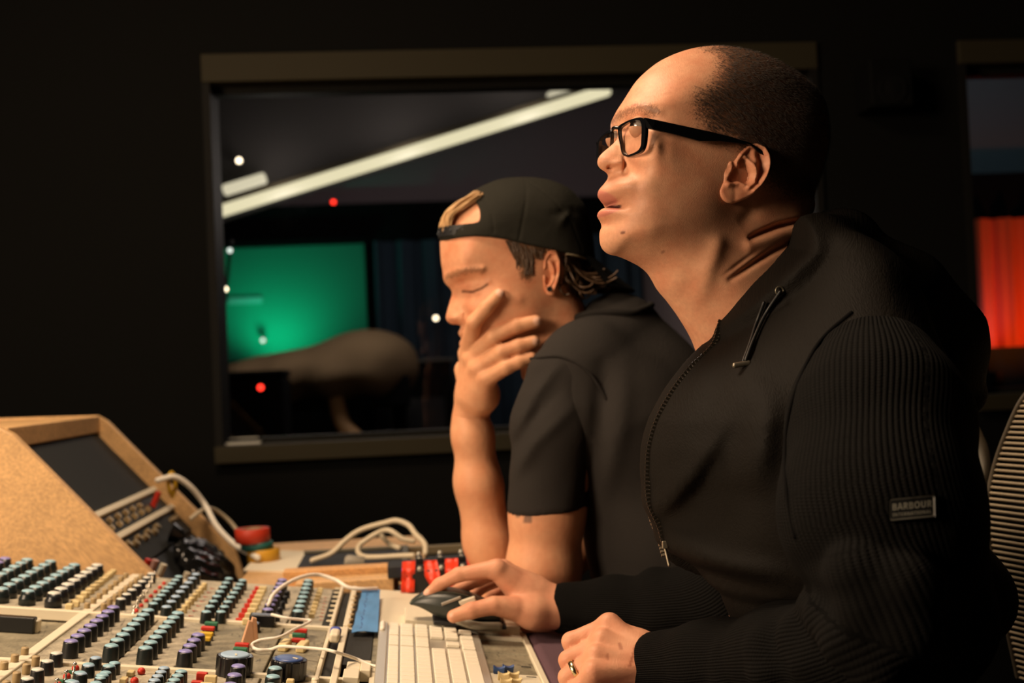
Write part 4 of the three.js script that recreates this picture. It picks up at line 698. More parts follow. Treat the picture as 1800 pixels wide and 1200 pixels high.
// an ear as a relief in the head's own millimetres
function earGeo({ outline, base, ridges, cell = 1.0, back = 6, side = 1 }) {
  const poly = curve2(outline, 4), xs = poly.map((p) => p[0]), ys = poly.map((p) => p[1]), x0 = Math.min(...xs), x1 = Math.max(...xs), y0 = Math.min(...ys), y1 = Math.max(...ys);
  const step = 0.5, nx = Math.ceil((x1 - x0 + 12) / step), ny = Math.ceil((y1 - y0 + 12) / step), D = new Float32Array(nx * ny), Z = new Float32Array(nx * ny);
  for (let j = 0; j < ny; j++) for (let i = 0; i < nx; i++) { const x = x0 - 6 + i * step, y = y0 - 6 + j * step; D[j * nx + i] = sd2(poly, x, y); let h = base(x, y); for (const r of ridges) { const d = segDist2(r.p, x, y)[0]; h += r.a * Math.exp(-((d / r.w) ** 2)); } Z[j * nx + i] = h; }
  const S = (A, x, y) => { const u = clamp((x - x0 + 6) / step, 0, nx - 1.01), v = clamp((y - y0 + 6) / step, 0, ny - 1.01), i = u | 0, j = v | 0, a = u - i, b = v - j, k = j * nx + i; return (A[k] * (1 - a) + A[k + 1] * a) * (1 - b) + (A[k + nx] * (1 - a) + A[k + nx + 1] * a) * b; };
  const f = (x, y, z) => { z *= side; const zf = S(Z, x, y), zb = Math.min(zf - 2.6, base(x, y) - back), c = (zf + zb) / 2, T = (zf - zb) / 2, e = 1 - Math.min(S(D, x, y) / 3.4, 1); return (Math.hypot((z - c) / T, e) - 1) * Math.min(T, 3.4); };
  const zz = base((x0 + x1) / 2, (y0 + y1) / 2); const lo = side > 0 ? zz - 26 : -(zz + 22), hi = side > 0 ? zz + 22 : -(zz - 26);
  return nets(f, [x0 - 4, y0 - 4, lo], [x1 + 4, y1 + 4, hi], cell, 99);
}
const nailed = (tone, nails) => (x, y, z) => { let c = tone(x, y, z); for (const [q, r] of nails) c = mixc(c, lin(0xe3b7a2), smooth(r, r * 0.75, Math.hypot(x - q[0], y - q[1], z - q[2])) * 0.75); return c; };

// ---------- the man with glasses ----------
const O1 = [0.351,1.3832,-1.35], A1 = 0.22689;
{
  const head = relief({
    soft: 0.0008, calm: [[[-101.7,-10.5]][0][0], [[-80.1,-12.4]][0][0]],
    outline: [[4.6,118.9],[-17.6,116],[-37.3,110.2],[-57,101.3],[-71.8,90.9],[-83,80.7],[-91.3,69.5],[-98.2,59.5],[-103.9,51.7],[-107.8,45.1],[-108.3,39.7],[-106.9,35],[-106.2,30],[-106.7,24.6],[-109.4,18],[-113.8,12.5],[-120.6,6.4],[-129.1,-0],[-134.4,-5.7],[-135.8,-10.4],[-134.5,-15.6],[-130.7,-19],[-126.2,-21.5],[-123.1,-24.5],[-123.7,-28],[-126.7,-31.5],[-130.8,-35.8],[-134.7,-39.7],[-136.5,-43.6],[-135.8,-47.8],[-132.3,-52.1],[-127.4,-55.6],[-123.3,-57.7],[-127.6,-59.4],[-133.7,-61.6],[-136.9,-64.8],[-136.8,-69.1],[-134.2,-72.8],[-131.6,-76],[-132.7,-79.6],[-135.5,-84.6],[-136.8,-92.1],[-136,-99.6],[-132.7,-106],[-126.4,-110.4],[-117.2,-112.4],[-108.1,-115.6],[-96.6,-120.5],[-87.5,-125.4],[-79.5,-132],[-73.8,-140.3],[-68.4,-149.8],[-53.8,-167.3],[-42.9,-183.3],[-28.4,-207.4],[-16.5,-233.7],[11.9,-252.4],[71.4,-259.5],[132.2,-225.9],[147.8,-181],[140,-135.2],[128.6,-106.6],[116.9,-86.1],[111.2,-76.5],[114.4,-69.5],[116.2,-61.7],[115.9,-52.7],[119.3,-43.1],[124.2,-30.3],[129,-18.9],[133.2,-7.4],[136.6,6.3],[137.9,24.7],[136.1,43],[131.8,58.9],[123.2,72.4],[111,84.6],[96.1,94.4],[76.3,105],[56.5,112.2],[36.7,116.6],[19.4,118.8]],
    W: [[-47.9,58.9,74],[-3.0,59.5,77],[43.2,39.7,77],[-6.4,17.0,79],[54.7,-12.6,73],[19.3,-33.7,70],[-69.3,58.9,71],[67.4,19.3,75],[33.6,71.5,76],[-23.3,86.9,74],[-73.0,28.7,66],[-57.3,17.8,70],[-88.2,60.2,63],[-101.1,55.2,56],[-108.7,45.6,37],[-93.0,36.6,61],[-110.2,40.4,22],[-103.1,33.9,53],[-107.6,28.4,13],[-103.3,22.4,22],[-100.9,18.5,36],[-99.1,14.3,52],[-108.0,15.1,15],[-106.1,10.8,26],[-103.7,5.9,41],[-101.0,-4.8,59],[-90.2,12.5,62],[-83.6,-8.8,65],[-38.1,-11.2,70],[-26.9,-29.7,69],[-110.7,4.9,12],[-117.3,5.5,8.5],[-124.9,-3.3,9],[-134.4,-9.9,9],[-133.8,-16.1,8],[-126.3,-16.5,11],[-122.4,-15.4,17],[-117.1,-16.8,19],[-114.7,-23.0,18],[-122.5,-23.1,12],[-110.2,-18.1,27],[-107.8,-6.7,29],[-105.6,-18.0,45],[-114.9,-33.2,35],[-128.5,-34.1,14],[-123.9,-37.7,30],[-103.9,-35.9,52],[-123.1,-61.7,28],[-126.6,-58.9,23],[-116.7,-65.3,39],[-136.5,-46.5,11],[-130.5,-50.6,17],[-137.7,-68.1,13],[-131.1,-72.7,24],[-136.4,-93.8,15],[-130.8,-99.0,23],[-121.5,-92.0,34],[-104.6,-93.6,47],[-81.8,-90.8,57],[-50.4,-75.3,65],[-32.5,-67.2,67],[-86.1,-49.7,61],[-59.0,-44.3,67],[-113.0,-116.0,22],[-96.1,-121.8,35],[-67.7,-115.2,49],[-36.2,-101.6,57],[-10.7,-87.2,59],[-5.6,-70.4,60],[10.6,-58.0,62],[-2.3,-106.4,59],[33.5,-96.1,60],[60.1,-74.5,58],[68.6,-52.9,58],[45.7,-51.8,64],[-65.8,-160.0,47],[-4.6,-150.2,59],[51.1,-117.7,60],[-38.4,-190.6,42],[2.7,-201.9,62],[63.2,-171.8,64]],
    R: [[-35.3,80.2,74],[21.7,71.1,76],[68.0,19.5,74],[88.3,-30.8,56],[-74.6,76.0,60],[-102.2,62.1,44],[-113.8,45.5,32],[-110.6,32.2,15],[-117.5,5.4,9],[-134.8,-10.1,10],[-127.7,-22.5,8],[-131.9,-35.8,11],[-137.0,-46.5,11],[-131.5,-59.1,10],[-138.0,-67.8,11],[-140.5,-90.1,20],[-135.5,-109.4,22],[-116.6,-118.9,30],[-99.0,-134.8,40],[-72.2,-177.6,42],[-41.9,-220.8,42],[-21.3,-11.2,60],[-64.9,-52.2,50],[-90.3,-14.1,24],[88.5,-68.3,44],[98.3,-116.6,44],[112.1,-182.4,40],[-100.9,-69.9,26]],
    marks: [
      { p: [[11.7,-100.7],[22.7,-96.1],[45.9,-88.2],[67.9,-83.6],[96.4,-80.1]], a: -9, w: 3.2, fade: 0.5 },
      { p: [[8.9,-108.7],[29.4,-103.3],[53.9,-95.5],[76.7,-91.3]], a: 3.5, w: 7 },
      { p: [[-13.2,-144.2],[10.1,-130],[34.8,-116.4],[57.6,-106.5],[86.9,-96.3]], a: -6, w: 3.4, fade: 0.6 },
      { p: [[-20.8,-139.6],[-2.9,-127.5],[16.8,-115]], a: -1.6, w: 2.2, fade: 1 },
      { p: [[-27.7,-108.1],[-37.6,-132.7],[-43.1,-161.7]], a: 4, w: 10 }, { p: [[-52.7,-131.8],[-53.9,-163.4],[-43.8,-186.7]], a: -3, w: 9, fade: 1 },
      { p: [[-113.6,-13],[-110.1,-26.3],[-110.5,-42.1],[-113.3,-56.5]], a: -1.6, w: 4, fade: 1 },
      { p: [[-134.2,-56.6],[-128.3,-58.9],[-122.5,-61.1],[-120,-62.1]], a: -12, w: 2.4 },
      { p: [[-125.9,-17.4],[-122.6,-19.1]], a: -10, w: 1.7 },
      { p: [[-111.3,-4.4],[-111.9,-14.7],[-112.4,-24.5],[-115,-28.5]], a: -7, w: 2.4, fade: 0.6 },
      { p: [[-123.7,-15.8],[-118.1,-14.5],[-113.8,-20.5]], a: 3.2, w: 4 },
      { p: [[-137,-44.5],[-133.7,-47.6],[-129.6,-52.5]], a: 1.8, w: 3, fade: 0.5 }, { p: [[-138.1,-67.1],[-135.1,-66.9],[-130.6,-65.8]], a: 2.0, w: 3.2, fade: 0.5 },
      { p: [[-137.5,-78.5],[-130.6,-79.5],[-122.7,-76.5]], a: -2.4, w: 4, fade: 0.6 },
      { p: [[-115.3,39.1],[-103.3,39.3],[-89.2,32.3]], a: 3, w: 5 }, { p: [[-107.7,29.6],[-100.3,27],[-94.8,19.4]], a: -2.2, w: 4, fade: 0.7 },
      { p: [[-108.8,2.3],[-104.8,-7],[-99,-11.2]], a: -1.8, w: 5, fade: 1 },
      ...[[0, 0], [12, 26], [22, 54]].map(([dx, dy]) => ({ p: [[-108.3,62.7],[-91.1,64.6],[-73.6,61],[-60.2,49]].map(([x, y]) => [x - dx * 0.2, y - dy * 0.2]), a: -0.9, w: 1.6, fade: 1 })),
      { p: [[17.6,-60.1],[13.1,-74.7],[-1.8,-87.4]], a: -2.5, w: 8, fade: 1 },
    ],
  });
  const ear = {
    outline: [[-7.4,-7],[-4.3,-4.1],[4.9,-2.8],[12.7,-2],[19.3,-3.9],[24.2,-8.8],[26.8,-15.9],[27.1,-24.3],[25.7,-31.9],[22.9,-39.3],[18.1,-46.7],[12.6,-52.7],[5.5,-58.4],[-3.5,-62.5],[-14.1,-65.2],[-21.7,-62.7],[-25.9,-57.7],[-27.2,-52.1],[-25.4,-47.6],[-22.8,-42.3],[-22.7,-34],[-21.5,-25.6],[-14.9,-18.5],[-10.7,-12.1]],
    ridges: [
      { p: [[-7.5,-30.5],[-8.8,-23],[-3.8,-14],[4.1,-6.9],[13.3,-5.2],[20.6,-8.6],[24.4,-16.5],[25.1,-24.2],[23.5,-32.4],[19.4,-40.6],[14.7,-47.3],[7.9,-52.8]], a: 4.2, w: 2.6 },
      { p: [[-0.1,-18.1],[6,-25.3],[9.4,-32.4],[10.9,-38],[8.4,-43.6],[2.4,-49.1]], a: 4.6, w: 3.0 }, { p: [[9.1,-30.3],[11.1,-19.9],[9.5,-12.2]], a: 2.6, w: 4 },
      { p: [[-18.4,-45.3],[-12.7,-44.7],[-6.4,-43.6],[-2.4,-45.5]], a: 3.2, w: 3 }, { p: [[-14.9,-22.9],[-13.4,-28.6],[-16.8,-36.2]], a: 3.4, w: 3.2 },
      { p: [[-11.8,-38.2],[-5.5,-37.5],[2.4,-40.4]], a: -10, w: 4.2 }, { p: [[-8.3,-31.2],[-6.2,-35.4]], a: -8, w: 3.6 }, { p: [[-0.6,-22.2],[0.9,-28.7],[5.3,-34.2]], a: -7, w: 3.4 },
      { p: [[14.9,-16],[17.8,-23.9],[16.3,-33.6],[12.1,-41.8]], a: -3.2, w: 3 }, { p: [[-14.3,-55],[-7.9,-55.9]], a: 1.5, w: 8 },
    ],
  };
  const earX = ear.outline[0][0];
  ear.base = (x) => 69.5 + 0.30 * Math.max(0, x - earX + 4);
  const S0 = lin(0xd29a78), S1 = lin(0xbd6d4e), LIP = lin(0xb4645a), STUB = lin(0x8f6a52), HAIRC = lin(0x33271e), BROW = lin(0x4a3328), MOLE = lin(0x6a3a28);
  const hairEdge = curve2([[-14.9,107.9],[-7.4,98],[-15.9,80.1],[-22.6,66.8],[-34.5,55.6],[-48.4,46.8],[-53.4,38.7],[-47.5,28.4],[-43.5,17.8],[-40.3,9.3],[-22.1,3.4],[-3.8,-4.7],[5.9,-21.5],[19.9,-33.9],[33.1,-42.2],[48.3,-48.5],[68.6,-52.9],[109.3,-49.7],[151,-34.7],[163.7,48.2],[117.6,111.1],[57.5,131.4]], 3);
  const lips = [[[-138,-43.6],[-133.7,-48.2],[-124.9,-57]], [[-139.2,-67.5],[-134.7,-67.4],[-125.2,-63.4]]], browP = [[-112.1,37.9],[-107.1,41.3],[-101.4,41.2],[-96.6,37.7],[-91.9,32.8]], mouthP = [[-131.1,-57.9],[-126.5,-59.7],[-121.2,-61.3]], moles = [[-123.3,-90.5],[-102.5,45.6],[-80.7,-112]];
  const tone = (x, y, z) => {
    const n = fbm(x * 0.045, y * 0.045, z * 0.045, 3), m = fbm(x * 0.22 + 7, y * 0.22, z * 0.22, 2), fl = hash3(Math.round(x * 1.3), Math.round(y * 1.3), Math.round(z * 1.3));
    let c = mixc(S0, S1, clamp(0.3 + n * 1.1, 0, 1) * 0.6);
    c = scaled(c, 1 + m * 0.16 + (fl - 0.5) * 0.06);
    const beard = smooth(-40, -62, y + (x + 60) * 0.35) * smooth(-125, -95, y + 0.6 * (x + 60)); c = mixc(c, STUB, beard * (0.18 + 0.2 * fl));
    for (const l of lips) { const d = segDist2(l, x, y)[0]; if (d < 6) c = mixc(c, LIP, smooth(4.2, 2.0, d) * 0.7); }
    { const d = segDist2(mouthP, x, y)[0]; if (d < 4) c = mixc(c, lin(0x3a1510), smooth(2.6, 1.2, d)); }
    const b = segDist2(browP, x, y)[0]; if (b < 7) c = mixc(c, BROW, smooth(5.5, 1.5, b + (fl - 0.5) * 6) * 0.6);
    moles.forEach((q, i) => { const d = Math.hypot(x - q[0], y - q[1]); if (z > 0) c = mixc(c, i === 1 ? lin(0xa8563f) : MOLE, smooth(2.4, 1.0, d) * (i === 0 ? 0.85 : 0.5)); });
    const sd = sd2(hairEdge, x, y); c = mixc(c, HAIRC, smooth(-15, 15, sd + (fl - 0.5) * 16 + m * 12) * 0.8);
    return c;
  };
  const [bx0, bx1, by0, by1] = head.box;
  const hg = paint(nets((x, y, z) => head.f(x, y, z), [bx0, by0, -86], [bx1, by1, 86], 1.35, 99), tone);
  const earT = (x, y, z) => scaled(mixc(S0, S1, clamp(0.55 + fbm(x * 0.1, y * 0.1, z * 0.1) * 0.8, 0, 1) * 0.8), 1 + fbm(x * 0.4, y * 0.4, z * 0.4, 2) * 0.1);
  const pieces = [headToWorld(planarUV(hg, 0.001), O1, A1), headToWorld(paint(earGeo(ear), earT), O1, A1), headToWorld(paint(earGeo({ ...ear, side: -1, cell: 1.6 }), earT), O1, A1)];

  // hands
  const handTone = skinTone(lin(0xd59c7c), lin(0xc0684c));
  const rw = [0.2079,0.8253,-1.715];
  const right = handGeo([
    roundCone(rw, 0.026, [0.1616,0.8439,-1.718], 0.026), roundCone([0.1616,0.8439,-1.718], 0.026, [0.12,0.8807,-1.708], 0.0145), roundCone([0.1629,0.8457,-1.73], 0.024, [0.1283,0.8776,-1.735], 0.014), roundCone([0.1677,0.8398,-1.74], 0.022, [0.1362,0.8646,-1.76], 0.013), roundCone([0.1723,0.8298,-1.75], 0.02, [0.1436,0.848,-1.78], 0.012),
    roundCone([0.2023,0.8181,-1.705], 0.022, [0.1619,0.823,-1.692], 0.02), roundCone([0.162,0.8246,-1.692], 0.02, [0.1222,0.8364,-1.682], 0.0125), roundCone([0.1852,0.809,-1.73], 0.02, [0.1631,0.8025,-1.75], 0.018),
  ], [
    finger([[0.1168,0.8843,-1.706], [0.0654,0.8781,-1.71], [0.0386,0.8657,-1.715], [0.0234,0.8536,-1.718]], [0.0125, 0.0098, 0.0086, 0.0072]),
    finger([[0.1283,0.8776,-1.735], [0.0947,0.8654,-1.74], [0.0707,0.8541,-1.745], [0.0523,0.847,-1.747]], [0.0115, 0.0095, 0.0083, 0.007]),
    finger([[0.1362,0.8646,-1.76], [0.1024,0.8505,-1.77], [0.0859,0.8361,-1.775], [0.0735,0.8271,-1.776]], [0.011, 0.009, 0.008, 0.0068]),
    finger([[0.1436,0.848,-1.78], [0.1176,0.8344,-1.788], [0.1041,0.8227,-1.79], [0.0957,0.8151,-1.79]], [0.0095, 0.008, 0.007, 0.006]),
    finger([[0.1346,0.8338,-1.684], [0.1097,0.8394,-1.678], [0.0787,0.8352,-1.674], [0.0549,0.8291,-1.674]], [0.0135, 0.012, 0.0108, 0.0088]),
  ]);
  const lw = [0.2743,0.8195,-1.362];
  const left = handGeo([
    roundCone(lw, 0.03, [0.246,0.8332,-1.37], 0.026), roundCone([0.2469,0.8333,-1.375], 0.024, [0.2197,0.8619,-1.388], 0.0125), roundCone([0.2446,0.832,-1.37], 0.023, [0.2088,0.8476,-1.372], 0.0125), roundCone([0.2407,0.8295,-1.36], 0.022, [0.1993,0.8343,-1.356], 0.012), roundCone([0.2385,0.8227,-1.35], 0.02, [0.1924,0.8212,-1.34], 0.0115), roundCone([0.2455,0.8238,-1.37], 0.022, [0.2128,0.8194,-1.385], 0.018),
    ...[[[0.2184,0.8655,-1.383], [0.2493,0.8431,-1.352]], [[0.2074,0.8521,-1.366], [0.2467,0.8384,-1.346]], [[0.1979,0.8388,-1.35], [0.2431,0.8334,-1.342]], [[0.1911,0.8258,-1.334], [0.2388,0.8257,-1.334]]].flatMap(([a, b]) => [{ ...roundCone(a, 0.0128, b, 0.004), k: 0.006 }]),
  ], [
    finger([[0.2191,0.8613,-1.388], [0.1763,0.8467,-1.395], [0.1794,0.8294,-1.395], [0.1946,0.8202,-1.392]], [0.0125, 0.0102, 0.0088, 0.0075]),
    finger([[0.2075,0.8471,-1.372], [0.1701,0.83,-1.378], [0.174,0.8117,-1.38], [0.1899,0.8049,-1.378]], [0.0125, 0.0105, 0.009, 0.0076]),
    finger([[0.1986,0.8337,-1.356], [0.1666,0.8152,-1.362], [0.1712,0.7996,-1.364], [0.1861,0.7936,-1.364]], [0.012, 0.0102, 0.0086, 0.0074]),
    finger([[0.1924,0.8206,-1.34], [0.1687,0.8047,-1.344], [0.1727,0.7917,-1.346], [0.1846,0.7867,-1.348]], [0.0112, 0.009, 0.0078, 0.0066]),
    finger([[0.2431,0.8088,-1.395], [0.2218,0.8014,-1.405], [0.1991,0.8029,-1.405], [0.1832,0.8103,-1.405]], [0.014, 0.0115, 0.01, 0.0085]),
  ]);
  const handMarks = [[[[0.2397,0.8482,-1.34], [0.2356,0.8405,-1.34], [0.2302,0.831,-1.34]], 0.002, 0.6], [[[0.2235,0.8507,-1.35], [0.224,0.847,-1.35]], 0.0024, 0.5], [[[0.2077,0.8422,-1.34], [0.2075,0.8386,-1.34]], 0.0022, 0.45]].map(([l, w, a]) => [l.map((v) => [v[0], v[1]]), w, a]);
  pieces.push(paint(right.geo, nailed(handTone, [[[0.0493,0.8339,-1.662], 0.0075], [[0.0196,0.8572,-1.712], 0.006]])), paint(left.geo, (x, y, z) => { let c = handTone(x, y, z); for (const [l, w, a] of handMarks) c = mixc(c, lin(0x7a3a26), smooth(w, w * 0.4, segDist2(l, x, y)[0]) * a); return c; }));
  // forearms and trunk under the clothes
  const trunk = blob([
    ...chain([rw, [0.3093,0.8215,-1.665], [0.418,0.8455,-1.6], [0.5174,1.1013,-1.54]], [0.02, 0.022, 0.035, 0.045]), ...chain([lw, [0.3527,0.8677,-1.17], [0.4172,0.9152,-1.06], [0.4351,1.1014,-1.12]], [0.02, 0.028, 0.04, 0.045]),
    ...chain([[0.4745,1.1956,-1.36], [0.4348,1.0572,-1.36], [0.4472,0.9173,-1.36], [0.4537,0.7908,-1.36]], [0.07, 0.09, 0.09, 0.1]), roundCone([0.4517,1.1206,-1.27], 0.05, [0.5121,1.1167,-1.44], 0.05),
  ], 0.04);
  pieces.push(paint(nets(trunk, [0.05, 0.6, -1.85], [0.65, 1.35, -1.0], 0.014), handTone));

  const man = thing('person', 'man in black hooded jacket and glasses looking up, hand on the mouse', 'person', [O1[0] + 0.1, 0.46, O1[2]]);
  // eyes
  const lids = [];
  { const e = [[-98.3,20.9,32]][0], R = 11.8, g = new THREE.SphereGeometry(R, 40, 30);
    const gaze = new THREE.Vector3(-0.93, 0.30, 0.12).normalize();
    paint(g, (x, y, z) => { const d = (x * gaze.x + y * gaze.y + z * gaze.z) / R; return d > 0.968 ? [0.006, 0.005, 0.005] : d > 0.885 ? lin(0x3a2a22) : lin(0x9a8e84); });
    const lid = (t0, t1) => paint(new THREE.SphereGeometry(R + 0.9, 30, 16, 0, Math.PI * 2, t0, t1 - t0).rotateZ(-0.25), (x, y, z) => scaled(S0, 0.92));
    for (const s of [1, -1]) for (const q of [lid(0, 1.12), lid(1.78, 3.14)]) lids.push(headToWorld(q.translate(e[0], e[1], e[2] * s), O1, A1));
    for (const s of [1, -1]) { const q = headToWorld(g.clone().translate(e[0], e[1], e[2] * s), O1, A1); part('eye', q, new THREE.MeshPhysicalMaterial({ vertexColors: true, roughness: 0.15, clearcoat: 1 }), man); } }
  part('body', gather([...pieces, ...lids]), skinMat(0.5), man, 'bare head, neck and hands with warm tanned skin');
  // close-cropped hair: thousands of short bristles rooted in the scalp
  { const P = [], Cc = [], hb = [[-55.7,126.6],[144.5,-57.6]], N = new THREE.Vector3(), T = new THREE.Vector3(), B = new THREE.Vector3();
    for (let i = 0; i < 36000; i++) {
      const x = hb[0][0] + rnd() * (hb[1][0] - hb[0][0]), y = hb[1][1] + rnd() * (hb[0][1] - hb[1][1]), side = rnd() < 0.72 ? 1 : -1, len = 2.2 + rnd() * 2.2, keep = rnd(), tint = 0.55 + rnd() * 1.3;
      const h = head.height(x, y); if (h < 1) continue; const sd = sd2(hairEdge, x, y); if (smooth(-12, 14, sd) < keep) continue;
      const z = h * side, e = 0.6; N.set(head.f(x + e, y, z) - head.f(x - e, y, z), head.f(x, y + e, z) - head.f(x, y - e, z), head.f(x, y, z + e) - head.f(x, y, z - e)).normalize();
      T.set(0.35 + (rnd() - 0.5) * 0.5, -0.55 + (rnd() - 0.5) * 0.5, (rnd() - 0.5) * 0.5).addScaledVector(N, 0.55).normalize(); B.crossVectors(N, T).normalize();
      const r = 0.17, tip = [x + T.x * len, y + T.y * len, z + T.z * len], q = [[x + B.x * r, y + B.y * r, z + B.z * r], [x - B.x * r, y - B.y * r, z - B.z * r], [x + N.x * r * 2, y + N.y * r * 2, z + N.z * r * 2]];
      for (const [u, v] of [[0, 1], [1, 2], [2, 0]]) { P.push(...q[u], ...q[v], ...tip); const c = scaled(HAIRC, tint * 0.6); for (let k = 0; k < 3; k++) Cc.push(...c); }
    }
    const g = new THREE.BufferGeometry(); g.setAttribute('position', new THREE.Float32BufferAttribute(P, 3)); g.setAttribute('color', new THREE.Float32BufferAttribute(Cc, 3)); g.computeVertexNormals(); planarUV(g);
    const hm = part('hair', headToWorld(g, O1, A1), new THREE.MeshStandardMaterial({ vertexColors: true, roughness: 0.8, side: THREE.DoubleSide }), man, 'very short dark brown hair'); hm.userData.kind = 'stuff'; }

  // ---- jacket ----
  const torso = blob([
    ...chain([[0.437,1.1928,-1.27], [0.389,1.0939,-1.265], [0.374,1.0357,-1.265], [0.3913,0.9519,-1.27], [0.4008,0.8965,-1.28]], [0.095, 0.125, 0.135, 0.13, 0.12]),
    ...chain([[0.4986,1.192,-1.45], [0.4455,1.079,-1.45], [0.4287,1.019,-1.45], [0.4467,0.9238,-1.45], [0.4509,0.8648,-1.44]], [0.09, 0.12, 0.13, 0.125, 0.12]),
    ...chain([[0.4424,1.173,-1.22], [0.4494,1.1105,-1.17]], [0.075, 0.08]), ...chain([[0.5291,1.1718,-1.5], [0.5685,1.0845,-1.54]], [0.085, 0.08]),
    roundCone([0.5237,1.1296,-1.36], 0.085, [0.5065,1.0108,-1.34], 0.095), roundCone([0.5065,1.0108,-1.34], 0.095, [0.5226,0.8847,-1.34], 0.105), roundCone([0.5239,0.9033,-1.25], 0.06, [0.5766,0.8955,-1.24], 0.04),
  ], 0.06);
  const hood = blob([
    ...chain([[0.3484,1.1611,-1.352], [0.3612,1.1865,-1.305], [0.3837,1.2129,-1.272], [0.4112,1.2417,-1.258], [0.4423,1.2618,-1.275], [0.4847,1.2715,-1.33], [0.5079,1.2769,-1.39], [0.5028,1.2737,-1.45], [0.4579,1.229,-1.47]], [0.012, 0.018, 0.026, 0.033, 0.036, 0.037, 0.037, 0.034, 0.02]),
    ...chain([[0.4875,1.2412,-1.3], [0.5363,1.2087,-1.3], [0.5797,1.1642,-1.31], [0.6148,1.1066,-1.33]], [0.045, 0.052, 0.05, 0.028]), ...chain([[0.5246,1.2417,-1.4], [0.5855,1.2074,-1.42], [0.6154,1.1521,-1.4]], [0.045, 0.05, 0.05]),
  ], 0.03);
  const folds = [
    { p: [[0.3412,1.1479,-1.15], [0.3085,1.0965,-1.13], [0.279,1.0402,-1.13], [0.2518,0.9896,-1.15]], a: 0.0153, w: 0.012 }, { p: [[0.3161,1.1382,-1.15], [0.2808,1.0864,-1.15], [0.2559,1.0381,-1.17]], a: 0.0102, w: 0.012 },
    { p: [[0.3478,1.1368,-1.12], [0.33,1.0858,-1.11], [0.3206,1.0243,-1.11]], a: 0.0170, w: 0.016 }, { p: [[0.326,1.1164,-1.15], [0.2928,1.05,-1.13], [0.266,0.9979,-1.14]], a: -0.006, w: 0.014 },
    { p: [[0.3295,1.0385,-1.12], [0.3045,1.0154,-1.13], [0.2784,0.9762,-1.14]], a: -0.013, w: 0.022 }, { p: [[0.2614,0.9652,-1.15], [0.3015,0.9528,-1.13], [0.3515,0.9437,-1.12]], a: 0.0204, w: 0.014 }, { p: [[0.2471,0.9475,-1.15], [0.3006,0.9357,-1.13], [0.3507,0.9282,-1.12]], a: -0.0238, w: 0.016 },
    { p: [[0.3315,1.1712,-1.2], [0.2893,1.1228,-1.2], [0.2556,1.0688,-1.2]], a: 0.0102, w: 0.012 },
  ].map((q) => ({ ...q, p: q.p.map((v) => [v[0], v[1]]) }));
  const yoke = (x, y, z) => { let d = 0; if (z > -1.34) for (const q of folds) { const [e, t] = segDist2(q.p, x, y); if (e < q.w * 3) d += q.a * Math.exp(-((e / q.w) ** 2)) * Math.sin(Math.PI * clamp(0.08 + t * 0.84, 0, 1)); } return d; };
  const front = [[0.3992,1.2559,-1.36], [0.3524,1.2004,-1.36], [0.3305,1.1747,-1.36], [0.3101,1.1515,-1.36], [0.2863,1.121,-1.36], [0.2671,1.0936,-1.36], [0.2543,1.0659,-1.36], [0.2492,1.038,-1.36], [0.251,1.0097,-1.36], [0.2579,0.98,-1.36], [0.2682,0.9556,-1.36], [0.2793,0.9331,-1.36], [0.2876,0.9214,-1.36], [0.3124,0.9062,-1.36], [0.325,0.8617,-1.36], [0.3205,0.7683,-1.36]].map((v) => [v[1], v[0]]).reverse();
  const frontX = (y) => { if (y <= front[0][0]) return front[0][1]; for (let i = 1; i < front.length; i++) if (y <= front[i][0]) { const t = (y - front[i - 1][0]) / (front[i][0] - front[i - 1][0]); return front[i - 1][1] + (front[i][1] - front[i - 1][1]) * t; } return front[front.length - 1][1]; };
  const placket = (x, y, z) => (frontX(y) + 1.7 * (z + 1.36) ** 2 - x) * 0.8 - yoke(x, y, z) * 0.9;
  const fBody = (x, y, z) => smax(torsoF(x, y, z), placket(x, y, z), 0.03);
  const hemA = [0.265,0.9398,-1.3], hemB = [0.3196,0.929,-1.2], hemC = [0.4043,0.925,-1.15], hemY = (x) => x < hemB[0] ? hemA[1] + (hemB[1] - hemA[1]) * clamp((x - hemA[0]) / (hemB[0] - hemA[0]), 0, 1) : hemB[1] + (hemC[1] - hemB[1]) * clamp((x - hemB[0]) / (hemC[0] - hemB[0]), 0, 1);
  const torsoF = (x, y, z) => torso(x, y, z) + 0.05 * smooth(0.004, -0.02, y - hemY(x)) * smooth(0.54, 0.46, x) - yoke(x, y, z) - 0.006 * fbm(x * 9, y * 7, z * 9, 2);
  const fHood = (x, y, z) => hood(x, y, z) - 0.005 * fbm(x * 14 + 3, y * 14, z * 14, 2);
  const softTex = dataTex(256, (u, v) => 0.5 + 0.5 * tileNoise(u, v, 80) + 0.3 * tileNoise(u, v, 25, 3));
  const shellMat = new THREE.MeshPhysicalMaterial({ specularIntensity: 0.2, color: 0x13100d, roughness: 0.72, bumpMap: rep(softTex, 10, 10), bumpScale: 0.0008 });
  const hoodMat = new THREE.MeshPhysicalMaterial({ specularIntensity: 0.2, color: 0x151411, roughness: 0.6, bumpMap: rep(softTex, 8, 8), bumpScale: 0.001 });
  const jacketAll = (x, y, z) => smin(fBody(x, y, z), fHood(x, y, z), 0.006);
  // cut away everything of the jacket that would bury the bare throat
  const toHead = (x, y, z) => { const dx = x - O1[0], dy = y - O1[1], dz = z - O1[2], c = Math.cos(A1), s = Math.sin(A1); return [(dx * c - dz * s) * 1000, dy * 1000, (dx * s + dz * c) * 1000]; };
  const open = [[-107.7,-100.2],[-57.2,-169.2],[-26.4,-210],[-22.6,-192.1],[-6.2,-167.1],[14.3,-144.7],[44.4,-119.6],[81.1,-90.2],[95.5,-43.8]];
  const throat = (x, y, z) => { const h = toHead(x, y, z); return sd2(open, h[0], h[1]) / 1000; };
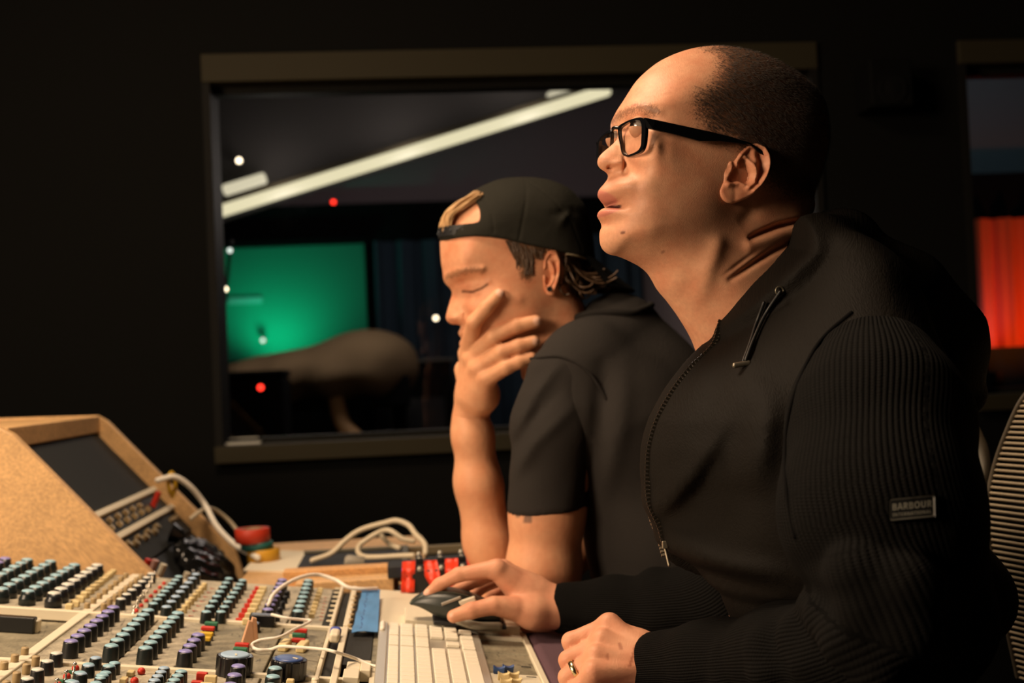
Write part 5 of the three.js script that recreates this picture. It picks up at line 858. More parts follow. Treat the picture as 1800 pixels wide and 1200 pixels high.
  const fJ = (x, y, z) => { let d = jacketAll(x, y, z); if (d < 0.05 && y > 1.1 && x < 0.42) { const t = throat(x, y, z); d = smax(d, t, 0.004); } return d; };
  const jacket = part('jacket', planarUV(nets(fJ, [0.05, 0.74, -1.62], [0.72, 1.36, -1.02], 0.0052)), shellMat, man, 'black softshell jacket with hood');
  // sleeves: ribbed knit
  const axisL = [[0.4482,1.1281,-1.15], [0.4333,1.0913,-1.11], [0.4111,1.0146,-1.06], [0.437,0.9214,-1.06], [0.3927,0.8897,-1.08], [0.3554,0.867,-1.17], [0.313,0.8399,-1.28], [0.2625,0.8207,-1.36]];
  const radL = [0.062, 0.078, 0.083, 0.064, 0.054, 0.046, 0.041, 0.038];
  const roll = (...q) => q.flatMap((c) => chain(...c)).map((c) => ({ ...c, k: 0.009 }));
  const sleeveL = blob([...chain(axisL, radL), ...roll(
    [[[0.3542,0.969,-1.03], [0.3633,0.9757,-0.99], [0.3948,0.9652,-0.975], [0.4381,0.9445,-1]], [0.017, 0.026, 0.03, 0.02]],
    [[[0.3604,0.9533,-1.03], [0.3671,0.9487,-0.985], [0.3931,0.9335,-0.975], [0.4366,0.9165,-1]], [0.016, 0.024, 0.028, 0.02]],
    [[[0.3534,0.9322,-1.08], [0.3523,0.9318,-1.03], [0.3594,0.9213,-1], [0.3736,0.8995,-0.99]], [0.015, 0.022, 0.027, 0.026]],
    [[[0.3464,0.9078,-1.13], [0.346,0.9046,-1.09], [0.3509,0.8876,-1.07]], [0.014, 0.022, 0.026]],
    [[[0.3328,0.8922,-1.17], [0.3311,0.8858,-1.14], [0.3303,0.865,-1.13]], [0.013, 0.02, 0.024]], [[[0.3165,0.8721,-1.235], [0.3147,0.8629,-1.215], [0.3123,0.8419,-1.21]], [0.012, 0.018, 0.021]])], 0.03);
  const axisR = [[0.5235,1.1442,-1.53], [0.4958,0.9855,-1.56], [0.4256,0.845,-1.6], [0.3527,0.8217,-1.65], [0.2748,0.8212,-1.69], [0.1987,0.8237,-1.718]];
  const sleeveR = blob([...chain(axisR, [0.08, 0.075, 0.066, 0.052, 0.042, 0.034]), roundCone([0.3258,0.8633,-1.66], 0.016, [0.3251,0.8158,-1.63], 0.026), roundCone([0.2762,0.8505,-1.69], 0.010, [0.277,0.813,-1.66], 0.02)], 0.02);
  const ribUV = (geo, axis) => {
    const c = new THREE.CatmullRomCurve3(axis.map(V), false, 'centripetal'), n = 60, P = c.getPoints(n), Tn = P.map((_, i) => c.getTangent(i / n)), acc = [0]; for (let i = 1; i <= n; i++) acc.push(acc[i - 1] + P[i].distanceTo(P[i - 1]));
    // frames carried along the axis without twist
    const N1 = [new THREE.Vector3(0, 0, -1).addScaledVector(Tn[0], Tn[0].z).normalize()]; for (let i = 1; i <= n; i++) N1.push(N1[i - 1].clone().addScaledVector(Tn[i], -N1[i - 1].dot(Tn[i])).normalize());
    const p = geo.attributes.position, u = new Float32Array(p.count * 2), q = new THREE.Vector3(), d = new THREE.Vector3(), n1 = new THREE.Vector3(), t = new THREE.Vector3(), n2 = new THREE.Vector3(), o = new THREE.Vector3();
    for (let i = 0; i < p.count; i++) {
      q.fromBufferAttribute(p, i); let best = 1e9, k = 0; for (let j = 0; j <= n; j++) { const e = P[j].distanceToSquared(q); if (e < best) { best = e; k = j; } }
      const f = clamp(d.copy(q).sub(P[k]).dot(Tn[k]) / (acc[n] / n), -1, 1), j = clamp(k + (f > 0 ? 1 : -1), 0, n), m = Math.abs(f) * (j === k ? 0 : 1);
      n1.copy(N1[k]).lerp(N1[j], m).normalize(); t.copy(Tn[k]).lerp(Tn[j], m).normalize(); n2.crossVectors(t, n1); o.copy(P[k]).lerp(P[j], m); d.copy(q).sub(o);
      u[2 * i] = Math.atan2(d.dot(n2), d.dot(n1)) / 6.2832 + 0.5; u[2 * i + 1] = acc[k] + (acc[j] - acc[k]) * m;
    }
    geo.setAttribute('uv', new THREE.BufferAttribute(u, 2)); return geo; };
  const ribTex = dataTex(256, (u, v) => { const s = 0.5 + 0.5 * Math.cos(u * 6.2832 * 8); return 0.15 + 0.7 * Math.pow(s, 0.6) + 0.12 * Math.sin(v * 6.2832 * 40 + Math.floor(u * 8) * 2.1) + 0.1 * (hash3(Math.floor(u * 256), Math.floor(v * 256), 1) - 0.5); });
  const knit = new THREE.MeshPhysicalMaterial({ specularIntensity: 0.2, color: 0x0a0908, roughness: 0.9, bumpMap: rep(ribTex, 13, 8), bumpScale: 0.0016 });
  const cutCuff = (f, o, n) => (x, y, z) => smax(f(x, y, z), (x - o[0]) * n[0] + (y - o[1]) * n[1] + (z - o[2]) * n[2], 0.004);
  const dirOf = (a, b) => V(b).sub(V(a)).normalize().toArray();
  const cL = [0.2648,0.8201,-1.362], cR = [0.1971,0.8238,-1.718];
  const fSL = cutCuff((x, y, z) => sleeveL(x, y, z) - 0.004 * fbm(x * 16, y * 12, z * 16, 2), cL, dirOf(axisL[6], axisL[7])), fSR = cutCuff(sleeveR, cR, dirOf(axisR[4], axisR[5]));
  part('sleeve', ribUV(nets(fSL, [0.1, 0.72, -1.45], [0.62, 1.28, -0.9], 0.0042), axisL), knit, jacket, 'black ribbed knit sleeve');
  part('sleeve', ribUV(nets(fSR, [0.03, 0.76, -1.84], [0.55, 1.22, -1.4], 0.005), axisR), knit, jacket, 'black ribbed knit sleeve');
  // zips: two rows of teeth
  const teeth = (pts, r, tw) => { const c = new THREE.CatmullRomCurve3(pts.map(V)), n = Math.round(c.getLength() / 0.0042), list = [], up = new THREE.Vector3(0, 0, 1); for (let i = 0; i <= n; i++) { const p = c.getPointAt(i / n), t = c.getTangentAt(i / n); const m = new THREE.Matrix4().lookAt(new THREE.Vector3(), t, up).setPosition(p); list.push(new THREE.BoxGeometry(tw, 0.003, 0.0024).applyMatrix4(m)); } return merge(list); };
  const line = (pts, f, off, dir = [0.22, -0.02, -1]) => pts.map((p) => drop(f, p, off, dir));
  const z1 = ([[0.369,1.2218,-1.3], [0.3546,1.2022,-1.31], [0.3246,1.1755,-1.295], [0.299,1.1513,-1.295], [0.2807,1.1268,-1.295], [0.2671,1.0975,-1.295], [0.259,1.068,-1.295], [0.2552,1.0383,-1.295], [0.2556,1.0084,-1.295], [0.2585,0.9785,-1.295], [0.2634,0.9556,-1.295]].map((p) => stick(fJ, p, 0.001)));
  const z2 = [[0.2903,1.1207,-1.37], [0.269,1.0919,-1.37], [0.2561,1.0641,-1.37], [0.251,1.0359,-1.37], [0.2528,1.0074,-1.37], [0.2598,0.9787,-1.37], [0.2702,0.9542,-1.37], [0.2757,0.9396,-1.36]].map((p) => stick(fJ, p, 0.003));
  const zipDark = std(0x3a362f, 0.4, { metalness: 0.7 }), zipLight = std(0xa79c88, 0.35, { metalness: 0.8 });
  part('zipper', merge([teeth(z1, 0, 0.0055), tube(z1.map((p) => [p[0] + 0.003, p[1], p[2] - 0.001]), 0.0022, 80, 6)]), zipDark, jacket); part('zipper', teeth(z2, 0, 0.006), zipLight, jacket, 'silver zip teeth');
  const pz = z1[z1.length - 1], pt = [pz[0] + 0.003, pz[1] - 0.021]; part('zip_pull', merge([tube([pz, [pt[0], pt[1], pz[2] + 0.006]], 0.0016, 6, 8), new RoundedBoxGeometry(0.006, 0.008, 0.004, 1, 0.001).translate(pz[0], pz[1], pz[2] + 0.004)]), zipLight, jacket);
  // drawcord with a metal toggle
  const cordA = line([[0.3814,1.2201,-1.22], [0.3627,1.2008,-1.2], [0.3489,1.1761,-1.2], [0.3375,1.1531,-1.2]], fJ, 0.004), cordB = line([[0.3651,1.2104,-1.22], [0.3532,1.1928,-1.2], [0.344,1.1707,-1.2], [0.3351,1.1521,-1.2]], fJ, 0.004);
  part('drawcord', merge([tube(cordA, 0.0019, 30, 8), tube(cordB, 0.0019, 30, 8)]), std(0x0e0e0e, 0.5), jacket);
  const tg = drop(fJ, [0.3327,1.1488,-1.2], 0.005, [0.27, 0, -1]); part('cord_toggle', merge([new THREE.CapsuleGeometry(0.0028, 0.014, 4, 8).rotateZ(Math.PI / 2 + 0.12).translate(...tg)]), std(0x8d8678, 0.3, { metalness: 0.8 }), jacket, 'small metal toggle');
  const ey = drop(fJ, [0.3808,1.2207,-1.22], 0.002, [0.3, 0.05, -1]); part('eyelet', new THREE.TorusGeometry(0.004, 0.0012, 8, 16).translate(...ey), std(0x6a6558, 0.35, { metalness: 0.7 }), jacket);
  // seam piping along the shoulder panel
  const seamP = line([[0.4107,1.193,-1.1], [0.3858,1.1738,-1.1], [0.3648,1.1463,-1.1], [0.3499,1.1135,-1.1], [0.3418,1.078,-1.1], [0.3415,1.0396,-1.1], [0.3469,1.0009,-1.1]], (x, y, z) => Math.min(fJ(x, y, z), fSL(x, y, z)), 0.0, [0.33, 0, -1]);
  part('seam', tube(seamP, 0.0022, 60, 6), cloth(0x070606, 0.9), jacket);
  // rubber arm badge with raised border and lettering
  { const tex = canvasTex(512, 256, (c, w, h) => { c.fillStyle = '#0c0c0c'; c.fillRect(0, 0, w, h); c.strokeStyle = '#55534b'; c.lineWidth = 14; c.beginPath(); c.roundRect(16, 16, w - 32, h - 32, 26); c.stroke(); c.fillStyle = '#77756a'; c.textAlign = 'center'; c.textBaseline = 'middle'; c.font = 'bold 104px sans-serif'; c.fillText('BARBOUR', w / 2, 100, w - 70); c.font = 'bold 54px sans-serif'; c.fillText('INTERNATIONAL', w / 2, 188, w - 70); });
    const A = [0.3873,1.0354,-0.98], B = [0.426,1.0371,-0.98], Cc = [0.3868,1.0171,-0.98], nx = 16, ny = 6, pos = [], uv = [], idx = [];
    for (let k = 0; k < 2; k++) for (let j = 0; j <= ny; j++) for (let i = 0; i <= nx; i++) { const u = i / nx, v = j / ny; const p = [A[0] + (B[0] - A[0]) * u + (Cc[0] - A[0]) * v, A[1] + (B[1] - A[1]) * u + (Cc[1] - A[1]) * v, -0.98]; const q = drop(fSL, p, k ? 0.0005 : 0.0035, [0.41, -0.11, -1]); pos.push(...q); uv.push(u, 1 - v); }
    const N = (nx + 1) * (ny + 1); for (let j = 0; j < ny; j++) for (let i = 0; i < nx; i++) { const a = j * (nx + 1) + i; idx.push(a, a + nx + 1, a + 1, a + 1, a + nx + 1, a + nx + 2); }
    const rim = []; for (let i = 0; i < nx; i++) rim.push([i + 1, i], [ny * (nx + 1) + i, ny * (nx + 1) + i + 1]); for (let j = 0; j < ny; j++) rim.push([j * (nx + 1), (j + 1) * (nx + 1)], [(j + 1) * (nx + 1) + nx, j * (nx + 1) + nx]); for (const [a, b] of rim) idx.push(a, b, b + N, a, b + N, a + N);
    const g = new THREE.BufferGeometry(); g.setAttribute('position', new THREE.Float32BufferAttribute(pos, 3)); g.setAttribute('uv', new THREE.Float32BufferAttribute(uv, 2)); g.setIndex(idx); g.computeVertexNormals();
    part('arm_badge', g, new THREE.MeshStandardMaterial({ map: tex, roughness: 0.5, side: THREE.DoubleSide }), jacket, 'black rubber badge with raised lettering'); }
  // trousers and shoes, mostly under the desk
  const hip = [0.4528,0.772,-1.36], legs = blob([...[-0.11, 0.11].flatMap((s) => chain([[hip[0], 0.60, hip[2] + s], [hip[0] - 0.43, 0.55, hip[2] + s * 1.1], [hip[0] - 0.38, 0.12, hip[2] + s * 1.1]], [0.1, 0.075, 0.05])), roundCone([hip[0], 0.62, hip[2] - 0.1], 0.12, [hip[0], 0.62, hip[2] + 0.1], 0.12), roundCone([hip[0] + 0.02, 0.78, hip[2] - 0.06], 0.12, [hip[0] + 0.02, 0.78, hip[2] + 0.06], 0.12)], 0.05);
  part('trousers', planarUV(nets(legs, [hip[0] - 0.55, 0.05, hip[2] - 0.28], [hip[0] + 0.2, 0.92, hip[2] + 0.28], 0.014)), cloth(0x131316, 0.85), man);
  for (const s of [-0.12, 0.12]) part('shoe', new RoundedBoxGeometry(0.28, 0.09, 0.1, 4, 0.04).translate(hip[0] - 0.45, 0.045, hip[2] + s), M.black, man);

  // ring on the left hand
  { const a = V([0.176,0.8213,-1.36]), d = V([0.1666,0.8152,-1.362]).sub(V([0.1986,0.8337,-1.356])).normalize(); const q = new THREE.Quaternion().setFromUnitVectors(new THREE.Vector3(0, 1, 0), d);
    const g = lathe([[0.0122, -0.0028], [0.0134, -0.0024], [0.0137, 0], [0.0134, 0.0024], [0.0122, 0.0028], [0.012, 0], [0.0122, -0.0028]], 40).applyQuaternion(q).translate(a.x, a.y, a.z);
    tag(part('finger_ring', g, std(0xd8c79a, 0.22, { metalness: 1 })), 'pale gold ring on the left hand of the man in glasses', 'ring'); }

  // glasses, in the head's own axes
  { const gl = thing('eyeglasses', 'black rectangular glasses worn by the man in the hooded jacket', 'glasses', headPoint([-70, 0, 0], O1, A1).toArray());
    const outer = [[-112.9,25.5,10],[-111.4,27.6,21.2],[-109.8,28.1,35.2],[-108.2,27,50.6],[-107.5,25.3,59],[-107.2,22.2,64.6],[-107.4,12.6,67.7],[-108,3.2,66.7],[-108.5,-4,64.6],[-109.3,-9.6,59],[-111,-11,42.2],[-112.3,-10.3,29.6],[-113.4,-5.4,18.4],[-113.4,6.3,13.1],[-113.3,17.7,9.6]], inner = [[-112.7,22.5,12.5],[-111.2,25.4,23.3],[-109.9,25.9,35.2],[-108.4,24.5,50.6],[-108,22.6,55.9],[-107.9,18.6,58.4],[-108.2,11.6,59],[-108.7,3.4,58.4],[-109.1,-3.4,57.3],[-109.7,-7,52.8],[-111.5,-8.6,36.6],[-112.5,-7.7,26.8],[-113.1,-3.7,20.1],[-113.1,6.6,15.6],[-113,16.4,12.5]];
    const ring = (pts) => new THREE.CatmullRomCurve3(pts.map(V), true, 'centripetal').getPoints(72).slice(0, 72);
    const o = ring(outer), i = ring(inner), nrm = new THREE.Vector3().crossVectors(V(outer[8]).sub(V(outer[0])), V(outer[3]).sub(V(outer[0]))).normalize(); if (nrm.x > 0) nrm.negate();
    const rim = (s) => { const pos = [], idx = [], f = (v, k) => { const q = v.clone().addScaledVector(nrm, k); pos.push(q.x, q.y, q.z * s); }; for (let k = 0; k < 72; k++) { f(o[k], 1.6); f(i[k], 1.6); f(i[k], -1.8); f(o[k], -1.8); } for (let k = 0; k < 72; k++) { const a = k * 4, b = ((k + 1) % 72) * 4; for (let e = 0; e < 4; e++) { const e2 = (e + 1) % 4; if (s > 0) idx.push(a + e, b + e, b + e2, a + e, b + e2, a + e2); else idx.push(a + e, b + e2, b + e, a + e, a + e2, b + e2); } } const g = new THREE.BufferGeometry(); g.setAttribute('position', new THREE.Float32BufferAttribute(pos, 3)); g.setIndex(idx); const h = g.toNonIndexed(); h.computeVertexNormals(); planarUV(h); return h; };
    const blackG = std(0x08090c, 0.22);
    const lensM = new THREE.MeshPhysicalMaterial({ color: 0xffffff, transmission: 1, thickness: 0, roughness: 0, ior: 1.5 });
    for (const s of [1, -1]) { part('rim', headToWorld(rim(s), O1, A1), blackG, gl);
      const pos = [], idx = []; const c = i.reduce((a, b) => a.add(b), new THREE.Vector3()).multiplyScalar(1 / 72); const cc = c.clone().addScaledVector(nrm, 1.4); pos.push(cc.x, cc.y, cc.z * s); for (const v of i) { const q = v.clone(); pos.push(q.x, q.y, q.z * s); } for (let k = 0; k < 72; k++) idx.push(0, 1 + k, 1 + (k + 1) % 72); const g = new THREE.BufferGeometry(); g.setAttribute('position', new THREE.Float32BufferAttribute(pos, 3)); g.setIndex(idx); g.computeVertexNormals(); planarUV(g); part('lens', headToWorld(g, O1, A1), lensM, gl);
      const up = [[-109,23.7,66],[-99.7,21,70],[-73,15,74],[-40.6,8.3,77],[-16.5,2.5,79],[3.6,-3.2,80],[23,-13.9,78],[31.4,-30.2,75]], lo = [[-108.2,13,66],[-102.5,11,70],[-78.1,4.9,74],[-52.6,-1.9,77],[-30.6,-1.7,79],[3.5,-4.9,80],[21,-16.5,78],[29,-31.1,75]];
      const P = [], I = []; for (let k = 0; k < up.length; k++) for (const [v, dz] of [[up[k], 1.4], [lo[k], 1.4], [lo[k], -1.4], [up[k], -1.4]]) P.push(v[0], v[1], (v[2] + dz) * s); for (let k = 0; k < up.length - 1; k++) { const a = k * 4, b = a + 4; for (let e = 0; e < 4; e++) { const e2 = (e + 1) % 4; if (s > 0) I.push(a + e, a + e2, b + e2, a + e, b + e2, b + e); else I.push(a + e, b + e2, a + e2, a + e, b + e, b + e2); } } I.push(0, 2, 1, 0, 3, 2); const e0 = (up.length - 1) * 4; I.push(e0, e0 + 1, e0 + 2, e0, e0 + 2, e0 + 3);
      const tgm = new THREE.BufferGeometry(); tgm.setAttribute('position', new THREE.Float32BufferAttribute(P, 3)); tgm.setIndex(I); const tn = tgm.toNonIndexed(); tn.computeVertexNormals(); planarUV(tn); part('temple_arm', headToWorld(tn, O1, A1), blackG, gl);
    }
    const b0 = V(outer[0]), br = [[b0.x, b0.y - 1, b0.z], [b0.x - 2.5, b0.y + 1, 0], [b0.x, b0.y - 1, -b0.z]]; part('bridge', headToWorld(tube(br, 1.9, 16, 8), O1, A1), blackG, gl); }
}

// ---------- the man in the cap ----------
const O2 = [0.1806,1.3086,-1.97], A2 = 0.08727;
{
  const head = relief({
    outline: [[-112.9,39.8],[-112.8,54.2],[-111.2,68.6],[-105.7,84],[-93,100.6],[-71.7,117],[-46.8,131.1],[-18.3,141],[16.3,145.3],[50.7,142.3],[80,131.1],[100.5,113.8],[114.4,91.5],[121,65.6],[121.3,38.7],[114.6,14.4],[106.2,-4.9],[102.8,-24.3],[108.9,-44],[115.5,-63.8],[121.4,-110.4],[106.6,-158.5],[41.1,-179.9],[12,-171.3],[6.9,-149.4],[-1.3,-139.4],[-20.9,-141],[-40.7,-148.6],[-57.9,-151.5],[-72.2,-147.3],[-80,-137.4],[-81.8,-124.1],[-85.3,-115.6],[-89.5,-110.7],[-88.2,-104.7],[-85.2,-101.2],[-88.4,-96.3],[-90.1,-91.5],[-87.4,-85.6],[-84.8,-81.4],[-89.8,-78.8],[-99.4,-77.7],[-106.7,-73.4],[-108.8,-66.4],[-105.3,-53.8],[-100.9,-40.1],[-97.6,-29.7],[-99.2,-22.4],[-106.1,-14.5],[-109.9,-7.2],[-110.7,6.2],[-112.5,20.6]],
    W: [[-102.4,34.1,52],[-112.3,26.8,34],[-80.9,32.1,66],[-53.8,30.7,72],[-12.3,29.1,77],[34.4,30.0,80],[83.5,40.9,76],[13.6,88.9,79],[-55.2,91.8,68],[-88.9,75.9,52],[61.3,88.0,78],[-106.9,-3.5,28],[-91.7,1.3,49],[-63.2,1.5,64],[-40.8,-2.0,70],[-96.6,-20.6,16],[-85.2,-20.7,29],[-73.0,-22.2,43],[-58.3,-21.3,56],[-97.5,-33.2,9.5],[-100.9,-49.9,12],[-105.2,-66.4,12],[-96.5,-70.6,17],[-90.6,-63.8,20],[-81.0,-59.2,38],[-72.3,-46.0,48],[-55.5,-47.4,61],[-33.2,-44.1,70],[-3.5,-50.0,74],[7.7,-85.0,69],[-24.8,-95.2,63],[-56.6,-105.3,52],[-76.6,-115.9,40],[-75.6,-139.2,26],[-83.0,-89.2,26],[-85.8,-105.6,24],[23.6,-18.4,76],[45.4,-74.3,62],[70.4,-51.6,62],[22.9,-108.6,59],[81.8,-75.5,60],[54.2,-133.4,64],[82.8,-5.5,70]],
    R: [[1.0,112.9,76],[62.3,100.0,76],[96.0,40.8,74],[-76.9,93.8,56],[-109.8,36.0,36],[-108.4,-5.1,20],[-99.9,-30.8,10],[-105.0,-66.3,10],[-87.4,-78.8,9],[-88.5,-95.6,12],[-81.7,-134.1,20],[-58.9,-146.9,24],[-12.1,-137.2,34],[9.5,-166.6,40],[94.1,-16.0,50],[109.4,-75.7,46],[12.0,-26.1,60],[-50.5,-57.2,26]],
    marks: [
      { p: [[-103.4,-3.9],[-82.7,0.8],[-58.5,0.9]], a: 4.5, w: 6 }, { p: [[-95.1,-17.7],[-79.6,-13.7],[-58.2,-13.3]], a: -7, w: 7, fade: 0.7 },
      { p: [[-87.1,-23.4],[-70.9,-26.6],[-58,-22.3],[-49.6,-17.4]], a: 2.2, w: 4 }, { p: [[-85.4,-29.7],[-71.2,-32.2],[-56.2,-27.2]], a: -2.2, w: 2.6, fade: 0.7 },
      { p: [[-85.9,-50.2],[-82.3,-62.4],[-84.4,-76.5]], a: -6, w: 3, fade: 0.6 }, { p: [[-96.4,-68.2],[-89.4,-63.8],[-86.4,-70]], a: 3, w: 4.5 }, { p: [[-98.8,-33.2],[-89.8,-39],[-80,-42.7]], a: -2.5, w: 6, fade: 1 }, { p: [[-92.8,-31.7],[-75.9,-38.9],[-54.5,-35.6]], a: -1.8, w: 4, fade: 0.8 }, { p: [[-102,-74.9],[-92.1,-76.2]], a: -4, w: 3 }, { p: [[-54.8,-35.7],[-28.4,-41.9],[-5.6,-47.5]], a: 2, w: 9 },
    ],
  });
  const ear = {
    outline: [[32.7,16.4],[41.9,27.2],[51.1,29.5],[58.9,23.3],[62.7,10.1],[61.9,-6.2],[58.3,-22.2],[53.3,-35.9],[48,-42.2],[40.4,-41.1],[36,-32.7],[34.7,-18.6],[31.6,-2.2]],
    ridges: [{ p: [[37.4,-2.4],[38.6,13.8],[46.2,23.2],[54.5,21.1],[58.5,9.2],[57.9,-6],[54.3,-20.8],[49.7,-32.3]], a: 4, w: 2.6 }, { p: [[45.6,8.8],[50.8,-3.2],[49.4,-17.1],[44,-26.2]], a: 4, w: 2.8 }, { p: [[40.6,-4.9],[44.4,-12.1],[42,-21.4]], a: -8, w: 4 }, { p: [[54.9,8.2],[54.3,-10.4]], a: -2.5, w: 2.6 }, { p: [[36.1,-14.1],[36.5,-25.7]], a: 3, w: 3 }],
  };
  const ex = ear.outline[0][0]; ear.base = (x) => 74 + 0.26 * Math.max(0, x - ex + 3);
  const S0 = lin(0xd39a77), S1 = lin(0xb7623f), HAIR = lin(0x4b3623), BLOND = lin(0xa98456), BROW = lin(0x6a4a30), DARK = lin(0x3a2218);
  const sideHair = curve2([[-20.3,50.6],[-12,29.3],[-3.6,10.4],[-0.8,-8.3],[7,-19],[16.7,-13.5],[21.1,5],[30,18.8],[58.1,27],[72.5,8.3],[70.1,-19.3],[80.9,-42.4],[136.7,-49.8],[143.6,97],[-10.2,89.2]], 3), browP = [[-104.4,-3.7],[-89.2,0.9],[-71.7,1.8],[-56.2,-0.5]], lash = [[-83.8,-28.4],[-71.1,-30.8],[-58.3,-26.4],[-50.7,-21.1]];
  const tone = (x, y, z) => {
    const n = fbm(x * 0.04 + 3, y * 0.04, z * 0.04, 3), m = fbm(x * 0.2, y * 0.2, z * 0.2, 2), fl = hash3(Math.round(x), Math.round(y), Math.round(z));
    let c = scaled(mixc(S0, S1, clamp(0.35 + n * 1.1, 0, 1) * 0.65), 1 + m * 0.14);
    const b = segDist2(browP, x, y)[0]; if (b < 7) c = mixc(c, BROW, smooth(6, 2.5, b + (fl - 0.5) * 5) * 0.6);
    const l = segDist2(lash, x, y)[0]; if (l < 4) c = mixc(c, DARK, smooth(2.6, 1, l) * 0.8);
    c = mixc(c, HAIR, smooth(-4, 5, sd2(sideHair, x, y) + (fl - 0.5) * 8 + m * 8) * 0.9);
    return c;
  };
  const [bx0, bx1, by0, by1] = head.box;
  const pieces = [headToWorld(planarUV(paint(nets((x, y, z) => head.f(x, y, z), [bx0, by0, -88], [bx1, by1, 88], 2.1, 99), tone), 0.001), O2, A2)];
  const earT = (x, y, z) => mixc(S0, S1, clamp(0.6 + fbm(x * 0.1, y * 0.1, z * 0.1), 0, 1) * 0.85);
  pieces.push(headToWorld(paint(earGeo({ ...ear, cell: 1.3 }), earT), O2, A2), headToWorld(paint(earGeo({ ...ear, side: -1, cell: 2 }), earT), O2, A2));
  const tone2 = skinTone(lin(0xd49d78), lin(0xb8663f));
  // right hand over the mouth, fingers along the near cheek
  const w = [0.1046,1.0819,-1.985];
  const hand = handGeo([
    roundCone(w, 0.029, [0.1166,1.1213,-1.975], 0.032), roundCone([0.1151,1.1213,-1.98], 0.03, [0.106,1.183,-1.965], 0.0155), roundCone([0.1163,1.1214,-1.97], 0.03, [0.1118,1.1753,-1.945], 0.0155), roundCone([0.1193,1.1214,-1.96], 0.029, [0.1191,1.1606,-1.93], 0.015), roundCone([0.1224,1.1168,-1.955], 0.027, [0.1303,1.1442,-1.922], 0.0145), roundCone([0.1193,1.121,-1.99], 0.026, [0.1019,1.1583,-2.01], 0.018),
  ], [
    finger([[0.1049,1.1839,-1.96], [0.1136,1.2304,-1.905], [0.1321,1.2509,-1.894], [0.1518,1.2699,-1.89]], [0.0155, 0.0122, 0.0112, 0.0098]),
    finger([[0.1109,1.1762,-1.944], [0.1423,1.2065,-1.905], [0.1773,1.2214,-1.897], [0.2061,1.2271,-1.893]], [0.0155, 0.0126, 0.0116, 0.0102]),
    finger([[0.1182,1.1606,-1.93], [0.153,1.1824,-1.898], [0.1791,1.1907,-1.893], [0.202,1.1967,-1.892]], [0.015, 0.0122, 0.0112, 0.0098]),
    finger([[0.1301,1.1442,-1.92], [0.1585,1.1595,-1.893], [0.1777,1.1664,-1.89], [0.1972,1.1725,-1.89]], [0.014, 0.0112, 0.0102, 0.0088]),
    finger([[0.1028,1.1491,-2], [0.1167,1.1764,-2.03], [0.1356,1.2039,-2.045], [0.148,1.2223,-2.05]], [0.016, 0.013, 0.0115, 0.0095]),
  ], 0.0024);
  pieces.push(paint(hand.geo, nailed(tone2, [[[0.1539,1.2736,-1.882], 0.008], [[0.2086,1.2274,-1.884], 0.008], [[0.2044,1.1963,-1.882], 0.007]])));
  // right forearm to its elbow on the desk, left upper arm below the sleeve, folded left forearm
  const fore = blob([...chain([w, [0.1079,1.0537,-1.985], [0.114,0.9761,-1.99], [0.1258,0.8843,-1.995], [0.1518,0.8004,-2], [0.1829,0.7785,-2]], [0.0285, 0.0305, 0.036, 0.038, 0.038, 0.036]), roundCone([0.1834,0.7894,-2], 0.038, [0.3265,0.9098,-2.08], 0.05)], 0.02);
  pieces.push(paint(nets((x, y, z) => fore(x, y, z) + 0.002 * fbm(x * 20, y * 20, z * 20, 2), [-0.02, 0.74, -2.2], [0.5, 1.18, -1.9], 0.0045), tone2));
  const arm = blob([...chain([[0.2325,1.023,-1.87], [0.2083,0.9391,-1.865], [0.1994,0.8545,-1.865], [0.199,0.7942,-1.87]], [0.052, 0.0545, 0.0535, 0.045]), roundCone([0.1995,0.7916,-1.875], 0.043, [0.1569,0.7694,-1.97], 0.036), roundCone([0.1569,0.7694,-1.97], 0.036, [0.2447,0.7264,-2.07], 0.028)], 0.02);
  const tattoo = [[0.1541,0.9493,-1.82], [0.1605,0.9415,-1.82], [0.1674,0.947,-1.82]].map((v) => [v[0], v[1]]), tat2 = [[0.1731,0.9434,-1.82], [0.1709,0.9327,-1.82], [0.1769,0.934,-1.82], [0.1765,0.944,-1.82]].map((v) => [v[0], v[1]]);
  pieces.push(paint(nets(arm, [0, 0.7, -2.15], [0.45, 1.15, -1.78], 0.0036), (x, y, z) => { const c = tone2(x, y, z), d = z > -1.9 ? Math.min(segDist2(tattoo, x, y)[0], segDist2(tat2, x, y)[0]) : 1; return mixc(c, lin(0x3c3a3c), smooth(0.0045, 0.002, d) * 0.7); }));
  const trunk = blob([...chain([[0.3209,1.1759,-1.97], [0.3959,0.9624,-1.98], [0.4756,0.6846,-1.98]], [0.08, 0.1, 0.11])], 0.03);
  pieces.push(paint(nets(trunk, [0.1, 0.5, -2.15], [0.65, 1.3, -1.82], 0.015), tone2));
  const man = thing('person', 'man in backward black cap and black t-shirt, hand over his mouth', 'person', [[0.4836,0.6568,-1.98][0], 0.44, -1.98]);
  part('body', gather(pieces), skinMat(0.5), man, 'face, hand and bare arms with warm skin');
  // lowered eyelid line is in the skin; hair: strands
  const strand = (pts, r) => headToWorld(tube(pts, r, 12, 5), O2, A2), tuft = [], nape = [];
  const TT = [[-109.4,76.9,0],[-105.3,93.6,-0],[-88.9,110.9,-0],[-60.3,127.2,0]];
  for (let i = 0; i < 90; i++) { const z = (rnd() - 0.5) * 92, f = 1 - (z / 60) ** 2 * 0.55, dx = rnd() * 9 + (1 - f) * 22, dy = -(rnd() * 8) - (1 - f) * 10, j = () => (rnd() - 0.5) * 5; tuft.push(strand(TT.map((p, k) => [p[0] + dx + j() - 3, p[1] + dy + j() + (k === 1 ? 3 : 0), z * (0.9 + 0.1 * k) + j()]), 1.5)); }
